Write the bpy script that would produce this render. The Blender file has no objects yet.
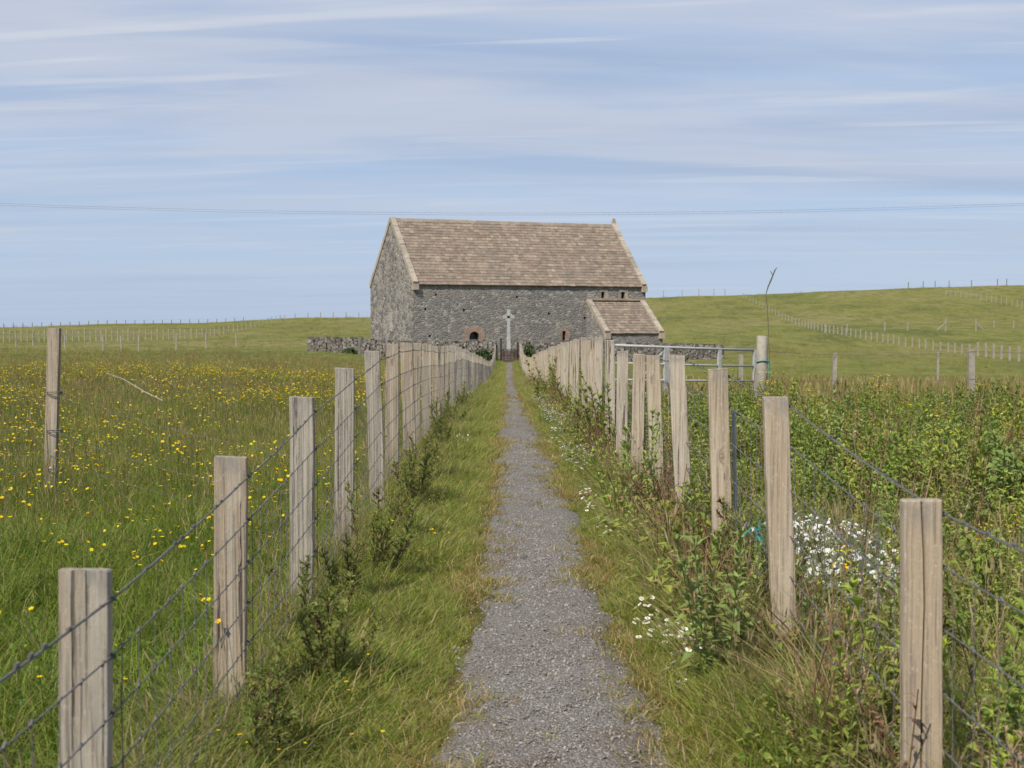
import bpy, bmesh, math, random
import numpy as np
from mathutils import Vector, Matrix

R = math.radians
rng = np.random.default_rng(11)
random.seed(11)
C = bpy.context.scene.collection
SC = bpy.context.scene

# ------------------------------------------------------------------ camera
F_PX, EYE = 1500.0, 1.3
VX, VY = 507.0, 327.0                       # where the path's direction meets the eye level
cam_d = bpy.data.cameras.new('camera')
cam = bpy.data.objects.new('camera', cam_d)
C.objects.link(cam)
cam_d.sensor_width = 36.0
cam_d.lens = 36.0 * F_PX / 1024.0
cam_d.clip_start, cam_d.clip_end = 0.05, 9000
PITCH = math.atan((384 - VY) / F_PX)
YAW = math.atan((512 - VX) / F_PX)
cam.location = (0, 0, EYE)
cam.rotation_euler = (math.pi / 2 - PITCH, 0, -YAW)
cam_d.dof.use_dof = True
cam_d.dof.focus_distance = 11.0
cam_d.dof.aperture_fstop = 9.0
SC.camera = cam

# ------------------------------------------------------------------ sky, sun, exposure
SUN_EL, SUN_AZ = 47.0, 33.0                 # sun behind the camera, to the left
w = bpy.data.worlds.new('World')
SC.world = w
w.use_nodes = True
nt = w.node_tree
nt.nodes.clear()
def wn(t, **k):
    n = nt.nodes.new(t)
    for a, b in k.items(): setattr(n, a, b)
    return n
def wmath(op, a, b=None):
    n = wn('ShaderNodeMath', operation=op)
    for i, v in enumerate((a, b)):
        if v is None: continue
        if isinstance(v, (int, float)): n.inputs[i].default_value = v
        else: nt.links.new(v, n.inputs[i])
    return n.outputs[0]
sky = wn('ShaderNodeTexSky', sky_type='NISHITA')
sky.sun_disc = False
sky.sun_elevation = R(SUN_EL)
sky.sun_rotation = R(180 + SUN_AZ)
sky.air_density, sky.dust_density, sky.ozone_density = 1.0, 0.6, 2.2
tc = wn('ShaderNodeTexCoord')
sp = wn('ShaderNodeSeparateXYZ')
nt.links.new(tc.outputs['Generated'], sp.inputs[0])
zz = wmath('ADD', wmath('MAXIMUM', sp.outputs[2], 0.0), 0.045)
uu = wmath('DIVIDE', sp.outputs[0], zz)
vv = wmath('DIVIDE', sp.outputs[1], zz)
def cloud_layer(su, sv, off, detail, lo, hi, dist=0.0):
    cb = wn('ShaderNodeCombineXYZ')
    nt.links.new(wmath('MULTIPLY', uu, su), cb.inputs[0])
    nt.links.new(wmath('MULTIPLY', vv, sv), cb.inputs[1])
    cb.inputs[2].default_value = off
    nz = wn('ShaderNodeTexNoise')
    nz.inputs['Scale'].default_value = 1.0
    nz.inputs['Detail'].default_value = detail
    nz.inputs['Roughness'].default_value = 0.55
    nz.inputs['Distortion'].default_value = dist
    nt.links.new(cb.outputs[0], nz.inputs['Vector'])
    mr = wn('ShaderNodeMapRange', interpolation_type='SMOOTHSTEP')
    mr.inputs[1].default_value, mr.inputs[2].default_value = lo, hi
    nt.links.new(nz.outputs[0], mr.inputs[0])
    return mr.outputs[0]
c1 = cloud_layer(0.36, 0.80, 3.1, 7.0, 0.36, 0.68, 0.5)     # broad veil
c2 = cloud_layer(0.70, 1.9, 8.7, 8.0, 0.48, 0.74, 0.7)      # fine streaks
vv0 = vv
vv = wmath('ADD', vv, wmath('MULTIPLY', uu, 0.16))
c4 = cloud_layer(0.55, 3.4, 21.3, 9.0, 0.53, 0.70, 0.35)     # thin white wisps
vv = vv0
c3 = cloud_layer(0.20, 0.62, 14.2, 3.0, 0.42, 0.72, 0.2)    # darker grey bands
hz = wn('ShaderNodeMapRange')
hz.inputs[1].default_value, hz.inputs[2].default_value = 0.0, 0.16
hz.inputs[3].default_value, hz.inputs[4].default_value = 0.12, 1.0
nt.links.new(sp.outputs[2], hz.inputs[0])
def wmix(fac, a, b):
    m = wn('ShaderNodeMix', data_type='RGBA')
    nt.links.new(fac, m.inputs[0])
    for i, v in ((6, a), (7, b)):
        if isinstance(v, tuple): m.inputs[i].default_value = v
        else: nt.links.new(v, m.inputs[i])
    return m.outputs[2]
CLOUD_W = (4.9, 5.25, 6.1, 1)
CLOUD_G = (2.95, 3.55, 4.85, 1)
VEIL = (3.45, 4.5, 6.35, 1)
thin = wn('ShaderNodeValue'); thin.outputs[0].default_value = 0.82
base = wmix(thin.outputs[0], sky.outputs[0], VEIL)
base = wmix(wmath('MULTIPLY', wmath('MULTIPLY', c3, 0.75), hz.outputs[0]), base, CLOUD_G)
veil = wmath('MULTIPLY', wmath('MULTIPLY', c1, 0.8), hz.outputs[0])
s1 = wmix(veil, base, CLOUD_W)
s2 = wmix(wmath('MULTIPLY', wmath('MULTIPLY', c2, 0.6), hz.outputs[0]), s1, CLOUD_W)
s2 = wmix(wmath('MULTIPLY', wmath('MULTIPLY', c4, 0.55), hz.outputs[0]), s2, (5.7, 5.95, 6.5, 1))
bg = wn('ShaderNodeBackground')
bg.inputs[1].default_value = 0.09
nt.links.new(s2, bg.inputs[0])
wo = wn('ShaderNodeOutputWorld')
nt.links.new(bg.outputs[0], wo.inputs[0])

sl = bpy.data.lights.new('sun', 'SUN')
sl.energy, sl.angle, sl.color = 4.4, R(0.53), (1.0, 0.94, 0.84)
so = bpy.data.objects.new('sun', sl)
C.objects.link(so)
sd = Vector((-math.sin(R(SUN_AZ)) * math.cos(R(SUN_EL)), -math.cos(R(SUN_AZ)) * math.cos(R(SUN_EL)), math.sin(R(SUN_EL))))
so.rotation_euler = sd.to_track_quat('Z', 'Y').to_euler()
so.location = sd * 60

vs = SC.view_settings
vs.view_transform, vs.look = 'Standard', 'None'
vs.exposure, vs.gamma, vs.use_curve_mapping = 0.42, 1.0, False

# ------------------------------------------------------------------ helpers
CAMM = Matrix.Rotation(-YAW, 3, 'Z') @ Matrix.Rotation(math.pi / 2 - PITCH, 3, 'X')
def ray(x, y):
    return (CAMM @ Vector(((x - 512) / F_PX, -(y - 384) / F_PX, -1))).normalized()
def P(x, y, Y):
    d = ray(x, y)
    return Vector((0, 0, EYE)) + d * (Y / d.y)
def project(X, Y, Z):
    """numpy: world arrays to pixel arrays"""
    M = np.array(CAMM)
    v = np.stack([X, Y, Z - EYE], -1) @ M
    return 512 + F_PX * v[..., 0] / -v[..., 2], 384 - F_PX * v[..., 1] / -v[..., 2], -v[..., 2]

def tag(o, label=None, cat=None, group=None, kind=None):
    if label: o['label'] = label
    if cat: o['category'] = cat
    if group: o['group'] = group
    if kind: o['kind'] = kind
    return o
def empty(name, loc, rz=0.0):
    o = bpy.data.objects.new(name, None)
    o.empty_display_size = 0.2
    C.objects.link(o)
    o.location = loc
    o.rotation_euler = (0, 0, rz)
    return o
def mesh_obj(name, verts, faces, mats, parent=None, loc=None, cols=None, smooth=False, fmat=None, link=True):
    me = bpy.data.meshes.new(name)
    me.from_pydata([tuple(v) for v in verts], [], faces)
    if not isinstance(mats, (list, tuple)): mats = [mats]
    for m in mats: me.materials.append(m)
    if fmat is not None: me.polygons.foreach_set('material_index', np.asarray(fmat, dtype=np.int32))
    if cols is not None:
        at = me.color_attributes.new('col', 'FLOAT_COLOR', 'POINT')
        c = np.ones((len(verts), 4), dtype=np.float32)
        c[:, :3] = np.asarray(cols, dtype=np.float32)
        at.data.foreach_set('color', c.ravel())
    if smooth: me.polygons.foreach_set('use_smooth', np.ones(len(me.polygons), dtype=bool))
    me.update()
    o = bpy.data.objects.new(name, me)
    if link: C.objects.link(o)
    if parent: o.parent = parent
    if loc is not None: o.location = loc
    return o

class MB:
    """collects pieces of one mesh"""
    def __init__(s): s.v, s.f, s.c, s.m = [], [], [], []
    def add(s, vs, fs, col=(1, 1, 1), mi=0):
        b = len(s.v)
        s.v += [tuple(v) for v in vs]
        s.f += [tuple(i + b for i in f) for f in fs]
        s.c += [tuple(col)] * len(vs)
        s.m += [mi] * len(fs)
    def box(s, a, b, col=(1, 1, 1), mi=0, jit=0.0):
        (x0, y0, z0), (x1, y1, z1) = a, b
        vs = [(x0, y0, z0), (x1, y0, z0), (x1, y1, z0), (x0, y1, z0), (x0, y0, z1), (x1, y0, z1), (x1, y1, z1), (x0, y1, z1)]
        if jit: vs = [tuple(c + random.uniform(-jit, jit) for c in v) for v in vs]
        s.add(vs, [(0, 3, 2, 1), (4, 5, 6, 7), (0, 1, 5, 4), (1, 2, 6, 5), (2, 3, 7, 6), (3, 0, 4, 7)], col, mi)
    def tube(s, pts, r, n=5, col=(1, 1, 1), mi=0, cap=True):
        pts = [Vector(p) for p in pts]
        rs = r if isinstance(r, (list, tuple)) else [r] * len(pts)
        vs, fs = [], []
        up0 = None
        for i, p in enumerate(pts):
            d = (pts[min(i + 1, len(pts) - 1)] - pts[max(i - 1, 0)])
            if d.length < 1e-9: d = Vector((0, 0, 1))
            d.normalize()
            a = d.orthogonal().normalized() if up0 is None else (up0 - d * up0.dot(d)).normalized()
            up0 = a
            b = d.cross(a)
            for k in range(n):
                t = 2 * math.pi * k / n
                vs.append(p + (a * math.cos(t) + b * math.sin(t)) * rs[i])
        for i in range(len(pts) - 1):
            for k in range(n):
                k2 = (k + 1) % n
                fs.append((i * n + k, i * n + k2, (i + 1) * n + k2, (i + 1) * n + k))
        if cap:
            fs.append(tuple(range(n - 1, -1, -1)))
            fs.append(tuple(range((len(pts) - 1) * n, len(pts) * n)))
        s.add(vs, fs, col, mi)
    def build(s, name, mats, parent=None, loc=None, smooth=False, link=True):
        return mesh_obj(name, s.v, s.f, mats, parent, loc, s.c, smooth, s.m, link)

# ------------------------------------------------------------------ materials
def new_mat(name):
    m = bpy.data.materials.new(name)
    m.use_nodes = True
    t = m.node_tree
    t.nodes.clear()
    out = t.nodes.new('ShaderNodeOutputMaterial')
    return m, t, out
class NT:
    def __init__(s, t): s.t = t
    def n(s, typ, **k):
        n = s.t.nodes.new(typ)
        for a, b in k.items(): setattr(n, a, b)
        return n
    def set(s, sock, v):
        if isinstance(v, bpy.types.NodeSocket): s.t.links.new(v, sock)
        else: sock.default_value = v
    def math(s, op, a, b=0.0, clamp=False):
        n = s.n('ShaderNodeMath', operation=op, use_clamp=clamp)
        s.set(n.inputs[0], a); s.set(n.inputs[1], b)
        return n.outputs[0]
    def mix(s, fac, a, b, blend='MIX'):
        n = s.n('ShaderNodeMix', data_type='RGBA', blend_type=blend)
        s.set(n.inputs[0], fac); s.set(n.inputs[6], a); s.set(n.inputs[7], b)
        return n.outputs[2]
    def noise(s, vec, scale, detail=3.0, rough=0.55, dist=0.0):
        n = s.n('ShaderNodeTexNoise')
        if vec is not None: s.set(n.inputs['Vector'], vec)
        n.inputs['Scale'].default_value = scale
        n.inputs['Detail'].default_value = detail
        n.inputs['Roughness'].default_value = rough
        n.inputs['Distortion'].default_value = dist
        return n.outputs[0]
    def voro(s, vec, scale, feature='F1', out=0, rand=1.0):
        n = s.n('ShaderNodeTexVoronoi', feature=feature)
        s.set(n.inputs['Vector'], vec)
        n.inputs['Scale'].default_value = scale
        n.inputs['Randomness'].default_value = rand
        return n.outputs[out]
    def ramp(s, fac, stops, interp='LINEAR'):
        n = s.n('ShaderNodeValToRGB')
        n.color_ramp.interpolation = interp
        el = n.color_ramp.elements
        while len(el) < len(stops): el.new(0.5)
        for e, (p, c) in zip(el, stops):
            e.position = p
            e.color = c if len(c) == 4 else (*c, 1)
        s.set(n.inputs[0], fac)
        return n.outputs[0]
    def rng(s, v, a, b, c=0.0, d=1.0, smooth=True):
        n = s.n('ShaderNodeMapRange', interpolation_type='SMOOTHSTEP' if smooth else 'LINEAR')
        s.set(n.inputs[0], v)
        for i, q in enumerate((a, b, c, d)): n.inputs[i + 1].default_value = q
        return n.outputs[0]
    def mapping(s, vec, scale=(1, 1, 1), loc=(0, 0, 0)):
        n = s.n('ShaderNodeMapping')
        s.set(n.inputs[0], vec)
        s.set(n.inputs['Scale'], scale)
        s.set(n.inputs['Location'], loc)
        return n.outputs[0]
    def bump(s, h, strength, dist, normal=None):
        n = s.n('ShaderNodeBump')
        n.inputs['Strength'].default_value = strength
        n.inputs['Distance'].default_value = dist
        s.set(n.inputs['Height'], h)
        if normal is not None: s.set(n.inputs['Normal'], normal)
        return n.outputs[0]
    def bsdf(s, out, col, rough=0.8, normal=None, metal=0.0, spec=0.3):
        b = s.n('ShaderNodeBsdfPrincipled')
        s.set(b.inputs['Base Color'], col)
        s.set(b.inputs['Roughness'], rough)
        b.inputs['Metallic'].default_value = metal
        b.inputs['Specular IOR Level'].default_value = spec
        if normal is not None: s.set(b.inputs['Normal'], normal)
        s.t.links.new(b.outputs[0], out.inputs[0])
        return b

def leaf_mat(name, tint=(1, 1, 1), var=0.35, trans=0.45):
    """foliage: the blade's own colour, varied from plant to plant, a little light passing through"""
    m, t, out = new_mat(name)
    q = NT(t)
    at = q.n('ShaderNodeAttribute', attribute_name='col')
    oi = q.n('ShaderNodeObjectInfo')
    hs = q.n('ShaderNodeHueSaturation')
    q.set(hs.inputs['Hue'], q.rng(oi.outputs['Random'], 0, 1, 0.5 - 0.03 * var, 0.5 + 0.035 * var, False))
    rv = q.n('ShaderNodeTexWhiteNoise', noise_dimensions='1D')
    q.set(rv.inputs['W'], q.math('MULTIPLY', oi.outputs['Random'], 37.7))
    q.set(hs.inputs['Value'], q.rng(rv.outputs[0], 0, 1, 1 - var * 0.6, 1 + var * 0.6, False))
    hs.inputs['Saturation'].default_value = 1.06
    q.set(hs.inputs['Color'], q.mix(1.0, at.outputs['Color'], (*tint, 1), 'MULTIPLY'))
    b = q.n('ShaderNodeBsdfPrincipled')
    q.set(b.inputs['Base Color'], hs.outputs[0])
    b.inputs['Roughness'].default_value = 0.6
    b.inputs['Specular IOR Level'].default_value = 0.25
    tr = q.n('ShaderNodeBsdfTranslucent')
    q.set(tr.inputs[0], hs.outputs[0])
    mx = q.n('ShaderNodeMixShader')
    mx.inputs[0].default_value = trans
    t.links.new(b.outputs[0], mx.inputs[1])
    t.links.new(tr.outputs[0], mx.inputs[2])
    t.links.new(mx.outputs[0], out.inputs[0])
    return m

def wood_mat(name, grey, tan, grain=0.6):
    m, t, out = new_mat(name)
    q = NT(t)
    tco = q.n('ShaderNodeTexCoord')
    oi = q.n('ShaderNodeObjectInfo')
    off = q.n('ShaderNodeCombineXYZ')
    for i, k in enumerate((13.0, 29.0, 57.0)): q.set(off.inputs[i], q.math('MULTIPLY', oi.outputs['Random'], k))
    va = q.n('ShaderNodeVectorMath', operation='ADD')
    q.set(va.inputs[0], tco.outputs['Object']); q.set(va.inputs[1], off.outputs[0])
    v = va.outputs[0]
    blot = q.noise(q.mapping(v, (9, 9, 2.2)), 1.0, 4, 0.6, 0.4)
    kn = q.rng(q.voro(q.mapping(v, (7, 7, 3.2)), 1.0), 0.02, 0.17, 1, 0)
    warp = q.n('ShaderNodeVectorMath', operation='ADD')
    cx = q.n('ShaderNodeCombineXYZ')
    q.set(cx.inputs[0], q.math('MULTIPLY', kn, 0.035)); q.set(cx.inputs[1], q.math('MULTIPLY', blot, 0.03))
    q.set(warp.inputs[0], v); q.set(warp.inputs[1], cx.outputs[0])
    g1 = q.noise(q.mapping(warp.outputs[0], (120, 120, 2.2)), 1.0, 5, 0.65)
    g2 = q.noise(q.mapping(warp.outputs[0], (42, 42, 0.7)), 1.0, 3, 0.5)
    crack = q.rng(q.noise(q.mapping(warp.outputs[0], (48, 48, 1.1), (3, 7, 1)), 1.0, 2, 0.5), 0.64, 0.70)
    f = q.math('ADD', q.math('MULTIPLY', blot, 0.9), q.math('MULTIPLY', q.math('SUBTRACT', oi.outputs['Random'], 0.5), 0.8))
    col = q.mix(q.rng(f, 0.28, 0.66), (*grey, 1), (*tan, 1))
    dk = tuple(c * 0.45 for c in grey)
    col = q.mix(q.math('MULTIPLY', q.rng(g1, 0.44, 0.66), grain), col, (*dk, 1))
    col = q.mix(q.math('MULTIPLY', q.rng(g2, 0.48, 0.64), grain * 0.7), col, (*[c * 1.25 for c in grey], 1))
    col = q.mix(q.math('MULTIPLY', crack, 0.75), col, (0.035, 0.03, 0.025, 1))
    col = q.mix(q.math('MULTIPLY', kn, 0.5), col, (0.12, 0.085, 0.055, 1))
    lich = q.rng(q.noise(v, 60, 6, 0.7), 0.54, 0.66)
    col = q.mix(q.math('MULTIPLY', lich, 0.4), col, (*[c * 1.45 for c in grey], 1))
    speck = q.rng(q.noise(v, 210, 3, 0.6), 0.56, 0.7)
    col = q.mix(q.math('MULTIPLY', speck, 0.45), col, (*dk, 1))
    sz = q.n('ShaderNodeSeparateXYZ'); q.set(sz.inputs[0], tco.outputs['Object'])
    low = q.math('MULTIPLY', q.rng(sz.outputs[2], -1.15, -.65, 1, 0), q.rng(blot, .35, .65, .2, .8))
    col = q.mix(low, col, (.10, .10, .062, 1))
    top = q.math('MULTIPLY', q.rng(sz.outputs[2], -.10, -.005, 0, 1), q.rng(q.noise(v, 22, 4, .6), .4, .65, .1, .75))
    col = q.mix(top, col, (.20, .19, .17, 1))
    h = q.math('SUBTRACT', q.math('ADD', g1, g2), q.math('MULTIPLY', crack, 1.5))
    q.bsdf(out, col, 0.9, q.bump(h, 0.8, 0.005), spec=0.08)
    return m

def rubble_mat(name, cols, mortar, scale=(2.8, 2.8, 5.4), bumpd=0.05):
    """random rubble masonry: stones of many greys with lime between them"""
    m, t, out = new_mat(name)
    q = NT(t)
    tco = q.n('ShaderNodeTexCoord')
    v0 = tco.outputs['Object']
    wv = q.n('ShaderNodeTexNoise'); wv.inputs['Scale'].default_value = 1.6; wv.inputs['Detail'].default_value = 3
    q.set(wv.inputs['Vector'], v0)
    va = q.n('ShaderNodeVectorMath', operation='MULTIPLY_ADD')
    q.set(va.inputs[0], wv.outputs[1]); va.inputs[1].default_value = (0.22, 0.22, 0.12); q.set(va.inputs[2], v0)
    v = q.mapping(va.outputs[0], scale)
    cellc = q.voro(v, 1.0, 'F1', 1)
    edge = q.voro(v, 1.0, 'DISTANCE_TO_EDGE', 0)
    sx = q.n('ShaderNodeSeparateColor'); q.set(sx.inputs[0], cellc)
    n = len(cols)
    col = q.ramp(sx.outputs[0], [(i / n, c) for i, c in enumerate(cols)], 'CONSTANT')
    fine = q.noise(v0, 14, 5, 0.65)
    big = q.noise(v0, 0.45, 4, 0.6)
    col = q.mix(q.rng(fine, 0.3, 0.75, 0.0, 0.38), col, (*[c * 0.5 for c in cols[0]], 1))
    mk = q.math('MULTIPLY', q.rng(edge, 0.03, 0.12, 1, 0), q.rng(big, 0.3, 0.68, 0.25, 0.95))
    col = q.mix(mk, col, (*mortar, 1))
    col = q.mix(q.rng(big, 0.45, 0.75, 0.0, 0.35), col, (0.30, 0.27, 0.23, 1))
    h = q.math('ADD', q.rng(edge, 0.0, 0.22), q.math('MULTIPLY', fine, 0.4))
    q.bsdf(out, col, 0.95, q.bump(h, 0.6, bumpd), spec=0.1)
    return m

def attr_stone_mat(name, vary=0.35, scale=6.0):
    """dressed stones and slates: each piece has a colour of its own, with grain and lichen"""
    m, t, out = new_mat(name)
    q = NT(t)
    tco = q.n('ShaderNodeTexCoord')
    at = q.n('ShaderNodeAttribute', attribute_name='col')
    n1 = q.noise(tco.outputs['Object'], scale, 6, 0.68)
    n2 = q.noise(tco.outputs['Object'], scale * 0.18, 4, 0.6)
    col = q.mix(q.rng(n1, 0.3, 0.72, 0.0, vary), at.outputs['Color'], (0.09, 0.075, 0.06, 1))
    lich = q.rng(q.noise(tco.outputs['Object'], scale * 0.6, 6, 0.7), 0.53, 0.64)
    col = q.mix(q.math('MULTIPLY', lich, q.rng(n2, 0.42, 0.64, 0.05, 0.6)), col, (0.33, 0.285, 0.225, 1))
    n3 = q.noise(tco.outputs['Object'], scale * 0.11, 5, 0.65)
    col = q.mix(q.rng(n3, 0.5, 0.66, 0.0, 0.4), col, (0.15, 0.135, 0.115, 1))
    q.bsdf(out, col, 0.92, q.bump(n1, 0.6, 0.03), spec=0.12)
    return m

def plain_mat(name, col, rough=0.7, metal=0.0, spec=0.3, nscale=30, var=0.3, dark=None):
    m, t, out = new_mat(name)
    q = NT(t)
    tco = q.n('ShaderNodeTexCoord')
    n1 = q.noise(tco.outputs['Object'], nscale, 5, 0.65)
    d = dark or tuple(c * (1 - var) for c in col)
    c = q.mix(q.rng(n1, 0.35, 0.7), (*col, 1), (*d, 1))
    q.bsdf(out, c, rough, q.bump(n1, 0.25, 0.003), metal, spec)
    return m

M = {}
M['grass'] = leaf_mat('grass_blades')
M['leaf'] = leaf_mat('leaves', var=0.3, trans=0.3)
M['petal'] = leaf_mat('petals', var=0.12, trans=0.25)
M['gorse'] = leaf_mat('gorse_spines', var=0.2, trans=0.52)
M['stem'] = plain_mat('woody_stem', (0.11, 0.08, 0.05), 0.9, nscale=40)
M['post_l'] = wood_mat('weathered_grey_timber', (0.30, 0.268, 0.222), (0.315, 0.25, 0.178), 0.95)
M['post_r'] = wood_mat('weathered_tan_timber', (0.375, 0.325, 0.26), (0.36, 0.285, 0.20), 0.78)
M['post_far'] = plain_mat('pale_weathered_post', (0.29, 0.265, 0.215), 0.9, nscale=8)
M['post_dark'] = plain_mat('dark_weathered_post', (0.16, 0.15, 0.13), 0.9, nscale=8)
M['wire'] = plain_mat('galvanised_wire', (0.125, 0.122, 0.115), 0.7, 0.0, 0.3, 90, 0.5)
M['zinc'] = plain_mat('galvanised_tube', (0.36, 0.36, 0.355), 0.5, 0.0, 0.4, 25, 0.2)
M['rust'] = plain_mat('rusty_iron', (0.060, 0.032, 0.027), 0.9, 0.0, 0.15, 9, 0.45)
M['dark_iron'] = plain_mat('dark_iron', (0.03, 0.03, 0.032), 0.7, 0.0, 0.2, 9)
M['rubble'] = rubble_mat('grey_rubble', [(0.172, 0.163, 0.158), (0.20, 0.188, 0.18), (0.145, 0.14, 0.138), (0.235, 0.22, 0.205), (0.18, 0.168, 0.16), (0.21, 0.178, 0.16), (0.33, 0.312, 0.285), (0.158, 0.15, 0.147)], (0.225, 0.213, 0.197))
M['gable'] = rubble_mat('harled_rubble', [(0.18, 0.168, 0.155), (0.22, 0.205, 0.188), (0.11, 0.105, 0.103), (0.26, 0.24, 0.215), (0.15, 0.138, 0.13), (0.30, 0.28, 0.25), (0.20, 0.162, 0.138), (0.075, 0.072, 0.07)], (0.27, 0.255, 0.23), (2.6, 2.6, 3.4))
M['slate'] = attr_stone_mat('stone_slates', 0.45, 4.0)
M['dressed'] = attr_stone_mat('dressed_stone', 0.4, 5.0)
M['drystone'] = attr_stone_mat('dry_stone', 0.5, 7.0)
M['void'] = plain_mat('dark_glass_and_hole_shade', (0.012, 0.012, 0.014), 0.25, 0, 0.5, 4)  # window panes, and the painted darkness at the back of wall openings
M['whitestone'] = plain_mat('pale_cross_stone', (0.36, 0.36, 0.35), 0.85, 0, 0.2, 7, 0.4)
M['twine'] = plain_mat('teal_twine', (0.03, 0.25, 0.22), 0.7, 0, 0.3, 60)
M['cable'] = plain_mat('power_cable', (0.09, 0.11, 0.15), 0.6, 0, 0.3, 3)
M['stalk'] = plain_mat('dry_stalk', (0.13, 0.10, 0.08), 0.9, 0, 0.2, 30)

# ------------------------------------------------------------------ terrain
def smooth_table(xs, ys, n=4000, hi=700.0, k=60):
    g = np.linspace(0, hi, n)
    v = np.interp(g, xs, ys)
    ker = np.hanning(k); ker /= ker.sum()
    v2 = np.convolve(np.pad(v, k, mode='edge'), ker, mode='same')[k:-k]
    return g, v2
T_PATH = smooth_table([0, 12, 20, 28, 36, 50, 67, 95, 117, 150, 700], [0, 0, -.07, -.22, -.42, -.82, -1.25, -1.48, -1.5, -1.3, -1.3])
T_LEFT = smooth_table([0, 20, 40, 80, 120, 200, 700], [0, 0, -.25, -.5, -.6, -.45, -.45])
T_RIGHT = smooth_table([0, 20, 60, 120, 170, 700], [0, -.1, -.95, -1.45, -1.3, -1.3])
T_HILL = smooth_table([0, 150, 175, 235, 280, 330, 400, 415, 440, 520, 700], [0, 0, .02, .19, .35, .58, .98, 1.0, .98, .35, -.9], k=70)
HX = [-900, -300, -135, -85, -60, -36, 0, 35, 63, 90, 138, 300, 900]
HZ = [0.3, 0.6, 1.1, 2.4, 3.6, 4.1, 6.2, 9.3, 9.7, 11.4, 12.9, 15, 15]
def sstep(t):
    t = np.clip(t, 0, 1)
    return t * t * (3 - 2 * t)
def ground(X, Y):
    X = np.asarray(X, float); Y = np.asarray(Y, float)
    Yc = np.clip(Y, 0, 699)
    zp = np.interp(Yc, *T_PATH); zl = np.interp(Yc, *T_LEFT); zr = np.interp(Yc, *T_RIGHT)
    reach = 3.0 + 0.10 * Yc
    wl = sstep((-X - 1.2) / reach); wr = sstep((X - 1.3) / reach)
    z = zp + (zl - zp) * wl + (zr - zp) * wr
    rz = np.interp(X, HX, HZ) - np.where(X < 0, -0.45 * wl - 1.3 * (1 - wl), -1.3)
    far = np.clip((Y - 700) / 800, 0, 1)
    z = z + rz * np.interp(Yc, *T_HILL) - 8 * far
    amp = np.clip((Y - 25) / 120, 0, 1) * np.clip((np.abs(X) - 2) / 6, 0, 1)
    und = np.sin(X * .11 + Y * .031 + 1) * .16 + np.sin(X * .043 - Y * .067 + 2) * .18 + np.sin(X * .31 + Y * .12) * .06 + np.sin(-X * .21 + Y * .19 + 4) * .05
    z = z + und * amp * np.clip(1.2 - Y / 2500, 0, 1)
    lo = np.clip(1 - Y / 45, 0, 1) * sstep((np.abs(X - .15) - .3) / .4)
    z = z + lo * (0.02 * np.sin(X * 5.1 + Y * 3.3) + 0.018 * np.sin(X * 2.7 - Y * 4.4 + 1.0) - 0.015)
    return z
def gz(x, y): return float(ground(x, y))
def hit_ground(px, py, y0=2.5, y1=415.0):
    """the place on the terrain that pixel shows"""
    d = ray(px, py)
    Ys = np.concatenate([np.arange(y0, 60, .1), np.arange(60, y1, .5)])
    t = Ys / d.y
    below = (EYE + d.z * t) < ground(d.x * t, Ys)
    i = int(np.argmax(below)) if below.any() else len(Ys) - 1
    return Vector((d.x * t[i], Ys[i], gz(d.x * t[i], Ys[i])))

def path_centre(Y): return np.interp(Y, [0, 4.4, 7, 11, 27, 67, 100, 117], [.13, .15, .155, .17, .14, .13, .18, .16])
def path_half(Y): return np.interp(Y, [0, 4.4, 7, 11, 27, 67, 117], [.365, .35, .31, .30, .25, .29, .33])
def fbm2(X, Y, s, seed=0):
    r = np.random.default_rng(seed)
    v = 0
    for o in range(5):
        a = r.uniform(0, 2 * np.pi, 3); k = s * 1.9 ** o
        for j in range(3): v = v + np.sin((X * np.cos(a[j]) + Y * np.sin(a[j])) * k + r.uniform(0, 6.28)) / (1.7 ** o) * .33
    return v

xs = np.concatenate([np.arange(0, 2.4, .15), 2.4 * 1.07 ** np.arange(0, 102)])
xs = np.unique(np.concatenate([-xs, xs]))
ys = np.concatenate([np.arange(-6, 24, .3), 24 * 1.022 ** np.arange(0, 135), 24 * 1.022 ** 134 * 1.12 ** np.arange(1, 22)])
GX, GY = np.meshgrid(xs, ys)
GZ = ground(GX, GY)
GZ = GZ - 0.03 * np.clip(1 - np.abs(GX - path_centre(GY)) / .3, 0, 1) * (GY < 119)
nx, ny = len(xs), len(ys)
idx = np.arange(nx * ny).reshape(ny, nx)
quads = np.stack([idx[:-1, :-1], idx[:-1, 1:], idx[1:, 1:], idx[1:, :-1]], -1).reshape(-1, 4)
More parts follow.
